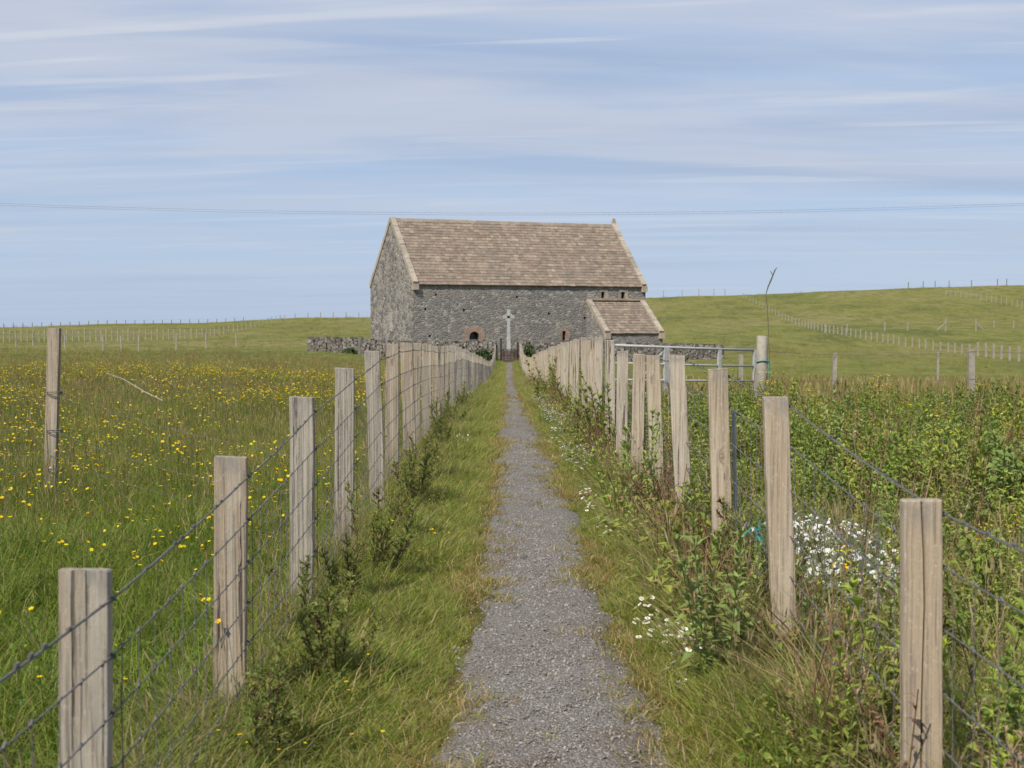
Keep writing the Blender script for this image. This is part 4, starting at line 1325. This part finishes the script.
def f_redstem(g, i):
    for s in range(4):
        x, y = rng.uniform(-.08, .08, 2); h = rng.uniform(.45, .8); dx, dy = rng.uniform(-.12, .12, 2)
        pt = lambda t: Vector((x + dx * t, y + dy * t, h * t))
        stem(g, [pt(0), pt(.5), pt(1)], .0032, vary((.24, .16, .09)))
        for k in range(44):
            t = 1 - .55 * rng.uniform() ** 1.3
            leaf(g, pt(t), (rng.normal(), rng.normal(), .5), rng.uniform(.012, .028), .006, vary([(.28, .16, .09), (.34, .24, .11), (.26, .26, .09)][rng.integers(3)], .2), .2)
        for k in range(4):
            a = rng.uniform(0, 6.283)
            leaf(g, pt(rng.uniform(.08, .4)), (math.cos(a), math.sin(a), .9), rng.uniform(.12, .2), .028, vary((.17, .22, .05), .2), .3)
mk('redstem', 3, f_redstem, M['leaf'])
def f_ragwort(g, i):
    f_weed(g, i)
    for k in range(10 + 5 * i):
        disc(g, (rng.uniform(-.06, .06), rng.uniform(-.06, .06), rng.uniform(.62, .80)), (rng.uniform(-.4, .4), rng.uniform(-.8, .2), 1), rng.uniform(.009, .014), vary(YEL[rng.integers(3)], .1))
mk('ragwort', 2, f_ragwort, M['leaf'])
def f_deadstem(g, i):
    for s in range(5):
        x, y = rng.uniform(-.1, .1, 2); h = rng.uniform(.35, .75); dx, dy = rng.uniform(-.25, .25, 2)
        pt = lambda t: Vector((x + dx * t, y + dy * t, h * t))
        c = vary([(.30, .22, .14), (.20, .11, .07), (.42, .35, .25)][rng.integers(3)])
        stem(g, [pt(0), pt(.5), pt(1)], .003, c)
        for k in range(12):
            t = rng.uniform(.35, 1)
            leaf(g, pt(t), (rng.normal(), rng.normal(), .7), rng.uniform(.02, .055), .006, vary(c), .2)
mk('deadstem', 4, f_deadstem, M['leaf'])
def f_dock(g, i):        # low bramble and dock foliage, green going red-brown
    for k in range(46):
        a = rng.uniform(0, 6.283); r = .2 * math.sqrt(rng.uniform())
        z = rng.uniform(.03, .30) * (1 - r * 1.6)
        c = [(.175, .22, .045), (.225, .25, .055), (.27, .20, .08), (.22, .13, .075)][rng.choice(4, p=[.45, .38, .10, .07])]
        ln = rng.uniform(.03, .085)
        leaf(g, (r * math.cos(a), r * math.sin(a), z), (math.cos(a) + rng.normal() * .5, math.sin(a) + rng.normal() * .5, .6), ln, ln * .24, vary(c), .3)
    for k in range(6):
        a = rng.uniform(0, 6.283); h = rng.uniform(.2, .45); d = rng.uniform(.05, .25)
        stem(g, [(0, 0, 0), (d * .4 * math.cos(a), d * .4 * math.sin(a), h * .7), (d * math.cos(a), d * math.sin(a), h)], .003, vary((.16, .09, .06)))
mk('dock', 4, f_dock, M['leaf'])
def f_pebble(g, i):
    n = 7; vs_ = []
    v0 = Vector((rng.uniform(.8, 1.3), rng.uniform(.7, 1.1), rng.uniform(.45, .7)))
    for (x, y, z) in [(0, 0, 1), (.9, 0, .3), (.28, .85, .3), (-.72, .53, .35), (-.72, -.53, .25), (.28, -.85, .3), (.72, .53, -.4), (-.28, .85, -.4), (-.9, 0, -.4), (-.28, -.85, -.4), (.72, -.53, -.4), (0, 0, -.8)]:
        vs_.append((x * v0.x * rng.uniform(.85, 1.15), y * v0.y * rng.uniform(.85, 1.15), z * v0.z))
    fs = [(0, 1, 2), (0, 2, 3), (0, 3, 4), (0, 4, 5), (0, 5, 1), (1, 6, 2), (2, 7, 3), (3, 8, 4), (4, 9, 5), (5, 10, 1), (2, 6, 7), (3, 7, 8), (4, 8, 9), (5, 9, 10), (1, 10, 6), (11, 7, 6), (11, 8, 7), (11, 9, 8), (11, 10, 9), (11, 6, 10)]
    k = [.18, .20, .22, .25, .28, .19][i]
    g.add(vs_, fs, (k, k * rng.uniform(.90, .96), k * rng.uniform(.80, .90)))
M['pebble'] = leaf_mat('pebbles', var=.5, trans=0.0)
mk('pebble', 6, f_pebble, M['pebble'])

# ------------------------------------------------------------------ scattering what nobody could count
def scatter(name, pts, scl, keys, probs=None, mat_order=None, tilt=.0):
    """one object: a cloud of points, each carrying one plant form"""
    pts = np.asarray(pts, dtype=np.float32); n = len(pts)
    if n == 0: return None
    plist = [p for k in keys for p in protos[k]]
    if probs is None: pr = None
    else:
        pr = np.concatenate([[w_ / len(protos[k])] * len(protos[k]) for k, w_ in zip(keys, probs)]); pr = pr / pr.sum()
    ids = rng.choice(len(plist), n, p=pr).astype(np.int32)
    me = bpy.data.meshes.new(name)
    me.vertices.add(n)
    me.vertices.foreach_set('co', pts.ravel())
    rot = np.zeros((n, 3), dtype=np.float32); rot[:, 2] = rng.uniform(0, 6.283, n)
    if tilt: rot[:, 0] = rng.normal(0, tilt, n); rot[:, 1] = rng.normal(0, tilt, n)
    scl = np.asarray(scl, dtype=np.float32)
    if scl.ndim == 1: scl = np.repeat(scl[:, None], 3, 1)
    a = me.attributes.new('rot', 'FLOAT_VECTOR', 'POINT'); a.data.foreach_set('vector', rot.ravel())
    a = me.attributes.new('scl', 'FLOAT_VECTOR', 'POINT'); a.data.foreach_set('vector', np.ascontiguousarray(scl).ravel())
    a = me.attributes.new('pid', 'INT', 'POINT'); a.data.foreach_set('value', ids)
    o = bpy.data.objects.new(name, me); C.objects.link(o)
    ng = bpy.data.node_groups.new(name, 'GeometryNodeTree')
    ng.interface.new_socket('Geometry', in_out='INPUT', socket_type='NodeSocketGeometry')
    ng.interface.new_socket('Geometry', in_out='OUTPUT', socket_type='NodeSocketGeometry')
    N = ng.nodes; Lk = ng.links
    gi, go_ = N.new('NodeGroupInput'), N.new('NodeGroupOutput')
    ip = N.new('GeometryNodeInstanceOnPoints')
    g2i = N.new('GeometryNodeGeometryToInstance')
    for p_ in reversed(plist):
        oi = N.new('GeometryNodeObjectInfo'); oi.inputs['Object'].default_value = p_
        Lk.new(oi.outputs['Geometry'], g2i.inputs[0])
    def na(nm, ty):
        x = N.new('GeometryNodeInputNamedAttribute'); x.data_type = ty; x.inputs[0].default_value = nm; return x.outputs[0]
    Lk.new(gi.outputs[0], ip.inputs['Points'])
    Lk.new(g2i.outputs[0], ip.inputs['Instance'])
    ip.inputs['Pick Instance'].default_value = True
    Lk.new(na('pid', 'INT'), ip.inputs['Instance Index'])
    e2r = N.new('FunctionNodeEulerToRotation')
    Lk.new(na('rot', 'FLOAT_VECTOR'), e2r.inputs[0]); Lk.new(e2r.outputs[0], ip.inputs['Rotation'])
    Lk.new(na('scl', 'FLOAT_VECTOR'), ip.inputs['Scale'])
    Lk.new(ip.outputs[0], go_.inputs[0])
    md = o.modifiers.new('scatter', 'NODES'); md.node_group = ng
    for p_ in plist:
        for m_ in p_.data.materials:
            if m_.name not in [x.name for x in me.materials]: me.materials.append(m_)
    o['kind'] = 'stuff'
    return o
def rect(x0, x1, y0, y1, dens):
    n = int((x1 - x0) * (y1 - y0) * dens)
    return rng.uniform(x0, x1, n), rng.uniform(y0, y1, n)
def wedge(side, y0, y1, dens, x_in=1.0, slope=.40):
    """ground to one side of the path as wide as can be seen, and some to spare; dens is a function of the distance"""
    out = []
    edges = np.geomspace(y0, y1, 14)
    for a, b in zip(edges, edges[1:]):
        xo = x_in + slope * b + .6
        x, y = rect(x_in, xo, a, b, dens((a + b) / 2))
        k = x < x_in + slope * y + .6
        out.append((x[k] * side, y[k]))
    return np.concatenate([o[0] for o in out]), np.concatenate([o[1] for o in out])
def xyz(x, y, dz=0.0): return np.stack([x, y, ground(x, y) + dz], -1)
def outside_path(x, y, e): return np.abs(x - path_centre(y)) - path_half(y) > e

# verges either side of the path
X_, Y_ = [], []
for a, b, d in ((2.2, 7, 420), (7, 14, 260), (14, 26, 130), (26, 50, 55), (50, 117, 16)):
    for s in (-1, 1):
        x, y = rect(.2, 1.0, a, b, d * 1.25); X_.append(x * s); Y_.append(y)
x, y = np.concatenate(X_), np.concatenate(Y_)
e = np.abs(x - path_centre(y)) - path_half(y)
k = e > .055 + .045 * np.sin(y * 5 + x * 3) + rng.normal(0, .03, len(x))
x, y, e = x[k], y[k], e[k]
s = (.55 + .75 * np.clip(e / .4, 0, 1)) * rng.uniform(.7, 1.25, len(x)) * np.clip(1 + y / 60, 1, 2)
nz = fbm2(x, y, 2.1, 8)
s *= 1 + .25 * nz
scatter('verge_grass', xyz(x, y), s, ['verge'], tilt=.1)
# ranker grass under the fences
X_, Y_ = [], []
for a, b, d in ((1.8, 8, 85), (8, 16, 60), (16, 30, 30), (30, 117, 7)):
    for s_, xc in ((-1, -.88), (1, .96)):
        n = int((b - a) * d * .55); X_.append(rng.normal(xc, .13, n)); Y_.append(rng.uniform(a, b, n))
x, y = np.concatenate(X_), np.concatenate(Y_)
k = outside_path(x, y, .22)
x, y = x[k], y[k]
sc_ = rng.uniform(.5, .9, len(x)) * np.where(x > 0, 1.0, .9)
scatter('rank_grass', xyz(x, y), sc_, ['rank', 'green', 'long'], [.45, .37, .18], tilt=.12)
# ochre moss and dead grass creeping over the edge of the gravel
X_, Y_ = [], []
for a, b, d in ((2.5, 8, 330), (8, 18, 170), (18, 40, 60), (40, 116, 12)):
    for sd_ in (-1, 1):
        n = int((b - a) * d * .5)
        y = rng.uniform(a, b, n); e = np.abs(rng.normal(.04, .085, n)) * np.sign(rng.uniform(-.3, 1, n))
        X_.append(path_centre(y) + sd_ * (path_half(y) * (1 + .1 * np.sin(y * (1.7 if sd_ < 0 else 1.3) + (0 if sd_ < 0 else 2))) + e)); Y_.append(y)
x, y = np.concatenate(X_), np.concatenate(Y_)
k = fbm2(x * 1.0, y, 1.6, 12) + rng.normal(0, .25, len(x)) > -.3
x, y = x[k], y[k]
scatter('edge_moss', xyz(x, y, .004), rng.uniform(.5, 1.15, len(x)) * np.clip(1 + y / 50, 1, 2.2), ['edge'], tilt=.15)
# loose stones on the gravel
X_, Y_, S_ = [], [], []
for a, b, d in ((3.0, 6, 2600), (6, 10, 1500), (10, 18, 700), (18, 34, 220)):
    n = int((b - a) * d * .85)
    y = rng.uniform(a, b, n); x = path_centre(y) + path_half(y) * 1.1 * np.clip(rng.normal(0, .55, n), -1.1, 1.1)
    X_.append(x); Y_.append(y); S_.append(rng.gamma(3.0, .00075, n) + .0015 + y * .00008)
x, y, s = map(np.concatenate, (X_, Y_, S_))
scatter('loose_gravel', xyz(x, y, .02), np.clip(s, .002, .010), ['pebble'], tilt=.6)

# left: the buttercup meadow
dens = lambda Y: np.interp(Y, [2, 6, 10, 16, 26, 42, 70], [70, 62, 42, 26, 12, 5, 1.8])
x, y = wedge(-1, 2.0, 32, dens)
s = rng.uniform(.7, 1.15, len(x)) * np.interp(y, [2, 10, 20, 40], [.95, .9, 1.0, 1.25]) * (1 + .18 * fbm2(x, y, .9, 4))
far_ = rng.uniform(size=len(x)) < np.clip((y - 6) / 7, .06, .97)
scatter('meadow_grass', xyz(x[~far_], y[~far_]), s[~far_], ['green', 'rank'], [.85, .15], tilt=.1)
scatter('meadow_grass', xyz(x[far_], y[far_]), s[far_], ['meadow', 'green'], [.75, .25], tilt=.1)
x, y = wedge(-1, 14, 85, lambda Y: np.interp(Y, [14, 26, 45, 85], [2.5, 7, 3.2, .9]))
w_ = np.clip((y - 14) / 18, .05, 1) * (1 - .8 * np.clip((y - 55) / 30, 0, 1))
k = rng.uniform(size=len(x)) < w_ * (.65 + .5 * fbm2(x, y, .22, 6))
x, y = x[k], y[k]
scatter('seeding_grass', xyz(x, y), rng.uniform(.7, 1.1, len(x)) * np.interp(y, [14, 85], [.9, 1.3]), ['brown', 'meadow'], [.6, .4], tilt=.1)
x, y = wedge(-1, 2.2, 46, lambda Y: np.interp(Y, [2, 6, 10, 18, 30, 46], [8, 14, 36, 76, 66, 26]), .96)
pt_ = fbm2(x, y, .55, 21) + .6 * fbm2(x, y, 1.7, 22)
k = rng.uniform(size=len(x)) < np.clip(.30 + .95 * pt_, .02, 1) * np.clip(1.25 - y / 44, 0, 1)
x, y = x[k], y[k]
scatter('buttercups', xyz(x, y, .0), rng.uniform(.75, 1.15, len(x)) * np.interp(y, [2, 12, 30], [.85, 1.0, 1.25]), ['buttercup'], tilt=.15)

# right: chest-high leafy weeds, then seeding grass
dens = lambda Y: np.interp(Y, [3, 5, 7, 12, 22], [14, 20, 22, 19, 13])
x, y = wedge(1, 3.0, 21.5, dens, 1.12)
open_ = fbm2(x, y, .8, 31)
near_open = 2 * np.clip(1 - ((x - 1.7) / .6) ** 2 - ((y - 7.2) / 1.3) ** 2, 0, 1) + np.clip((5.2 - y) / 1.6, 0, 1) + np.clip(1 - ((x - 1.7) / .5) ** 2 - ((y - 7.0) / 1.0) ** 2, 0, 1) * 2
k = rng.uniform(size=len(x)) < np.clip(.95 + .25 * open_ - .85 * near_open, .03, 1)
x, y = x[k], y[k]
gx, gy = rng.uniform(1.55, 3.8, 70), rng.uniform(18.3, 20.6, 70)
x, y = np.concatenate([x, gx]), np.concatenate([y, gy])
s = rng.uniform(.62, 1.12, len(x)) * np.where((y > 18) & (x < 3.9), 1.25, 1.0) * np.clip(1 + .30 * fbm2(x, y, 1.1, 33) + .12 * fbm2(x, y, 3.0, 34), .5, 1.3) * np.interp(y, [3, 6, 10, 15, 22], [.62, .84, 1.02, 1.0, .86]) * np.interp(x - y * .33, [-6, 0], [.9, .98])
scatter('leafy_weeds', xyz(x, y), s, ['weed', 'ragwort', 'deadstem', 'redstem'], [.83, .06, .03, .08], tilt=.16)
x, y = wedge(1, 2.2, 22, lambda Y: np.interp(Y, [2, 6, 10, 22], [66, 46, 16, 3]), 1.05)
scatter('tall_grass', xyz(x, y), rng.uniform(.6, 1.05, len(x)), ['rank', 'long', 'green', 'deadstem', 'dry'], [.40, .20, .28, .05, .07], tilt=.12)
x, y = wedge(1, 21.0, 48, lambda Y: np.interp(Y, [19, 26, 48], [14, 9, 3]), 1.2)
k = rng.uniform(size=len(x)) < np.clip(1.5 - y / 45, 0, 1)
x, y = x[k], y[k]
scatter('seeding_grass', xyz(x, y), rng.uniform(.9, 1.3, len(x)) * np.interp(y, [19, 48], [1.2, .9]), ['brown', 'meadow'], [.8, .2], tilt=.1)
# rough sward further off, so that the fields are not bare
for sd_ in (-1, 1):
    x, y = wedge(sd_, 40, 170, lambda Y: np.interp(Y, [40, 80, 170], [1.6, .6, .16]), 1.4, .39)
    k = (rng.uniform(size=len(x)) < np.clip(.55 + .7 * fbm2(x, y, .12, 41), 0, 1)) & ~((np.abs(x) < 20) & (y > 116) & (y < 165))
    x, y = x[k], y[k]
    scatter('rough_grass', xyz(x, y), rng.uniform(.55, 1.1, len(x)), ['brown', 'meadow'], [.35, .65])
    x, y = wedge(sd_, 165, 408, lambda Y: np.interp(Y, [165, 250, 408], [.13, .07, .045]), 1.4, .38)
    k = rng.uniform(size=len(x)) < np.clip(.5 + .8 * fbm2(x, y, .06, 43) + .5 * fbm2(x, y, .3, 44), 0, 1)
    x, y = x[k], y[k]
    scatter('rough_grass', xyz(x, y, -.06), rng.uniform(1.0, 2.4, len(x))[:, None] * np.array([1.6, 1.6, .55]), ['brown', 'meadow', 'rank'], [.35, .35, .3])

# white flowers
def clump(cx, cy, rx, ry, n):
    a = rng.uniform(0, 6.283, n); r = np.sqrt(rng.uniform(size=n))
    return cx + rx * r * np.cos(a), cy + ry * r * np.sin(a)
q = hit_ground(840, 590)
c_ = P(838, 552, 7.4)
x, y = clump(c_.x - .03, 7.3, .27, .9, 125)
x2, y2 = clump(P(770, 545, 7.6).x, 7.5, .14, .4, 8)
x, y = np.concatenate([x, x2]), np.concatenate([y, y2])
scatter('white_mayweed', xyz(x, y), rng.uniform(.75, 1.15, len(x)), ['white'], tilt=.1)
X_, Y_ = [], []
for px, py, rx, ry, n in ((690, 650, .09, .28, 22), (655, 628, .05, .2, 9), (720, 640, .06, .2, 4), (610, 530, .07, .5, 14), (640, 545, .05, .4, 8), (575, 462, .10, 1.8, 26), (590, 500, .08, .8, 16), (690, 672, .1, .3, 8), (655, 660, .12, .6, 14), (560, 440, .1, 2.5, 24), (463, 438, .08, 1.6, 8), (660, 735, .1, .2, 4), (455, 600, .15, 1.0, 2)):
    q = hit_ground(px, py + 10); x, y = clump(q.x, q.y, rx, ry, n); X_.append(x); Y_.append(y)
x, y = np.concatenate(X_), np.concatenate(Y_)
k = outside_path(x, y, .05)
scatter('daisies', xyz(x[k], y[k]), rng.uniform(.6, .95, k.sum()), ['daisy'], tilt=.1)
x, y = rng.normal(.62, .09, 190), rng.uniform(11, 34, 190)
k = outside_path(x, y, .10) & (fbm2(x, y, .9, 51) > 0)
scatter('white_clover', xyz(x[k], y[k]), rng.uniform(.8, 1.3, k.sum()), ['clover'])
x, y = rng.uniform(-.8, -.3, 34), rng.uniform(3.5, 14, 34)
x2, y2 = rng.uniform(.6, .95, 5), rng.uniform(4, 12, 5)
x, y = np.concatenate([x, x2]), np.concatenate([y, y2])
scatter('buttercups', xyz(x, y), rng.uniform(.4, .7, len(x)), ['buttercup'])

# right verge: docks, brambles and dead grass below the fence
X_, Y_ = [], []
for a, b, d in ((3.6, 8, 14), (8, 16, 20), (16, 32, 11), (32, 60, 4)):
    n = int((b - a) * d); X_.append(rng.normal(.95, .10, n)); Y_.append(rng.uniform(a, b, n))
x, y = np.concatenate(X_), np.concatenate(Y_)
k = (rng.uniform(size=len(x)) < np.clip(.55 + .5 * fbm2(x, y, .9, 61), 0, 1)) & outside_path(x, y, .22)
x, y = x[k], y[k]
scatter('dock_leaves', xyz(x, y), rng.uniform(.6, 1.25, len(x)) * np.interp(y, [4, 10, 40], [.8, 1.1, 1.4]), ['dock', 'deadstem', 'weed'], [.80, .07, .13], tilt=.15)

X_, Y_ = [], []
for a, b, d in ((3.2, 8, 5.5), (8, 16, 6.5), (16, 34, 4.5), (34, 70, 2)):
    n = int((b - a) * d); X_.append(rng.normal(.92, .13, n)); Y_.append(rng.uniform(a, b, n))
n = 60; X_.append(rng.uniform(1.25, 2.6, n)); Y_.append(rng.uniform(4.2, 7.2, n))
x, y = np.concatenate(X_), np.concatenate(Y_)
k = (rng.uniform(size=len(x)) < np.clip(.5 + .7 * fbm2(x, y, 1.3, 71), 0, 1)) & outside_path(x, y, .2)
x, y = x[k], y[k]
scatter('dead_grass', xyz(x, y), rng.uniform(.4, .85, len(x)) * np.interp(y, [4, 12, 40], [.85, 1, 1.35]), ['dry', 'long'], [.7, .3], tilt=.15)
# ------------------------------------------------------------------ single plants along the fences
def tuft_things():
    spec = [(684, 560, 1.0, 'tan dead grass tuft at the foot of the leaning fourth right post'),
            (705, 585, .8, 'low tan grass tuft between the third and fourth right posts'),
            (573, 395, 1.5, 'reddish tan grass tuft by the far part of the right fence'),
            (600, 430, 1.2, 'straw coloured grass tuft among brambles below the right fence'),
            (790, 690, .9, 'dry grass tuft at the foot of the second right post'),
            (850, 745, .9, 'dry grass tuft beside the nearest right post'),
            (640, 490, .9, 'thin straw grass tuft below the sixth right post')]
    for i, (px, py, s, lab) in enumerate(spec):
        s *= 1.15
        q = hit_ground(px, py + 6)
        src = protos['dry'][i % 3]
        o = src.copy(); o.name = 'dry_grass_tuft'; C.objects.link(o)
        o.location = (q.x, q.y, q.z - .01); o.rotation_euler = (0, 0, random.uniform(0, 6)); o.scale = (s, s, s)
        tag(o, lab, 'grass tuft', 'dry grass tufts along the right fence')
tuft_things()

def gorse_meshes(n):
    """upright spiny shoots crowded along woody stems"""
    out = []
    for i in range(n):
        fo, st = MB(), MB()
        for s in range(7 + i % 3):
            a = rng.uniform(0, 6.283); sp = rng.uniform(.04, .26); h = rng.uniform(.22, .58) * (1.15 if s == 0 else 1)
            if s == 0: sp = .03
            pt = lambda t: Vector((sp * math.cos(a) * (.25 + t ** .8 * .9), sp * math.sin(a) * (.25 + t ** .8 * .9), h * t))
            st.tube([pt(0), pt(.4), pt(.8), pt(1)], [.007, .0055, .0035, .0015], 5, (1, 1, 1))
            nsh = 20
            for k in range(nsh):
                t = .18 + .82 * k / nsh
                b = k * 2.4 + rng.uniform(-.4, .4)
                L = (.10 * (1 - .55 * t)) * rng.uniform(.6, 1.2)
                d = Vector((math.cos(b), math.sin(b), rng.uniform(.5, 1.3))).normalized()
                p0 = pt(t); p1 = p0 + d * L
                col = vary([(.27, .31, .085), (.32, .35, .10), (.23, .27, .075), (.37, .38, .13)][rng.integers(4)], .15)
                if rng.uniform() < .07: col = vary((.16, .11, .06))
                st.tube([p0, p1], .0016, 3, (1, 1, 1), cap=False)
                ns = 20
                for j in range(ns):
                    u = j / ns
                    c = p0.lerp(p1, u); dd = (d * .7 + Vector(rng.normal(0, .8, 3))).normalized()
                    ln = rng.uniform(.014, .030)
                    sd_ = dd.orthogonal().normalized() * .0036
                    fo.add([c - sd_, c + sd_, c + dd * ln], [(0, 1, 2)], col)
                    s2 = dd.cross(sd_)
                    fo.add([c - s2, c + s2, c + dd * ln], [(0, 1, 2)], vary(col, .1))
            for j in range(22):
                c = pt(1); dd = (Vector((0, 0, 1)) + Vector(rng.normal(0, .6, 3))).normalized(); sd_ = dd.orthogonal().normalized() * .003
                fo.add([c - sd_, c + sd_, c + dd * rng.uniform(.02, .035)], [(0, 1, 2)], vary((.36, .38, .13)))
        out.append((fo.build('foliage', M['gorse'], link=False), st.build('stem', M['stem'], link=False)))
    return out
GM = gorse_meshes(5)
GL_ = [  # pixel of the foot, height, label
    (258, 775, 0.51, 'dark gorse bush at the foot of the second left post'),
    (335, 700, 0.48, 'full gorse bush on the verge between the second and third left posts'),
    (300, 665, 0.44, 'gorse shoot close behind the foot of the third left post'),
    (352, 615, 0.40, 'low spreading gorse bush on the grass right of the third left post'),
    (375, 585, 0.58, 'slim upright gorse bush in front of the fifth left post'),
    (398, 540, 0.42, 'small gorse bush between the fifth and sixth left posts'),
    (412, 510, 0.55, 'bushy gorse at the foot of the sixth left post'),
    (425, 480, 0.46, 'gorse bush at the foot of the eighth left post'),
    (437, 455, 0.66, 'broad gorse bush further along the left fence'),
    (448, 432, 0.63, 'gorse bush with a tall shoot near the middle of the left fence'),
    (457, 413, 0.66, 'small dark gorse bush before the far end of the left fence')]
GR_ = [
    (728, 615, 0.58, 'sparse gorse bush between the second and third right posts'),
    (757, 640, 0.52, 'gorse bush at the foot of the second right post'),
    (712, 570, 0.63, 'gorse shoot in front of the third right post'),
    (778, 655, 0.37, 'small bright gorse shoot touching the second right post'),
    (668, 520, 0.47, 'low gorse bush at the foot of the fifth right post'),
    (640, 480, 0.63, 'gorse bush at the foot of the sixth right post'),
    (612, 455, 0.89, 'upright gorse bush in front of the eighth right post'),
    (598, 440, 0.79, 'bushy gorse at the foot of the ninth right post'),
    (580, 425, 1.00, 'dense gorse bush by the tenth right post'),
    (563, 408, 1.16, 'tall gorse bush halfway along the right fence'),
    (552, 396, 0.94, 'gorse bush with dark seedy shoots on the far right verge')]
first = True
for k, (px, py, h, lab) in enumerate(GL_ + GR_):
    q = hit_ground(px, min(py, 766)) if py < 767 else Vector((P(px, py, 4.35).x, 4.35, gz(P(px, py, 4.35).x, 4.35)))
    fo, st = GM[k % 5]
    r0 = empty('gorse_bush', q, random.uniform(0, 6.28))
    s = h / .62
    r0.scale = (s * random.uniform(.9, 1.1), s * random.uniform(.9, 1.1), s)
    for src, nm in ((fo, 'foliage'), (st, 'stem')):
        o = src.copy(); o.name = nm; C.objects.link(o); o.parent = r0
    tag(r0, lab, 'gorse bush', 'gorse bushes along the left fence' if k < len(GL_) else 'gorse bushes along the right fence')

# dark bushes at the churchyard wall
def leafy_mass(name, c, rx, ry, rz, n, lab, cat):
    g = MB()
    for k in range(n):
        v = Vector(rng.normal(0, 1, 3)); v.normalize(); v *= rng.uniform(.55, 1.05)
        p_ = Vector((v.x * rx, v.y * ry, abs(v.z) * rz))
        leaf(g, p_, (v.x + rng.normal() * .4, v.y + rng.normal() * .4, .4 + v.z), rng.uniform(.14, .3), .06, vary([(.035, .06, .02), (.05, .085, .025), (.065, .10, .03)][rng.integers(3)]), .3)
    o = g.build(name, M['leaf'], None, c)
    tag(o, lab, cat)
for px, py, Y, rx, rz, n, nm, lab, cat in (
        (350, 353, 118.5, .62, .55, 500, 'bush', 'small dark green bush at the foot of the left churchyard wall', 'bush'),
        (483, 362, 117.3, 1.3, 1.1, 900, 'nettle_patch', 'dark green nettles against the left wall beside the rusty gate', 'nettles'),
        (529, 362, 118.0, .5, 1.6, 500, 'ivy', 'dark ivy clump on the end of the right churchyard wall', 'ivy')):
    q = P(px, py, Y)
    leafy_mass(nm, Vector((q.x, Y, gz(q.x, Y) - .1)), rx, .35, rz, n, lab, cat)
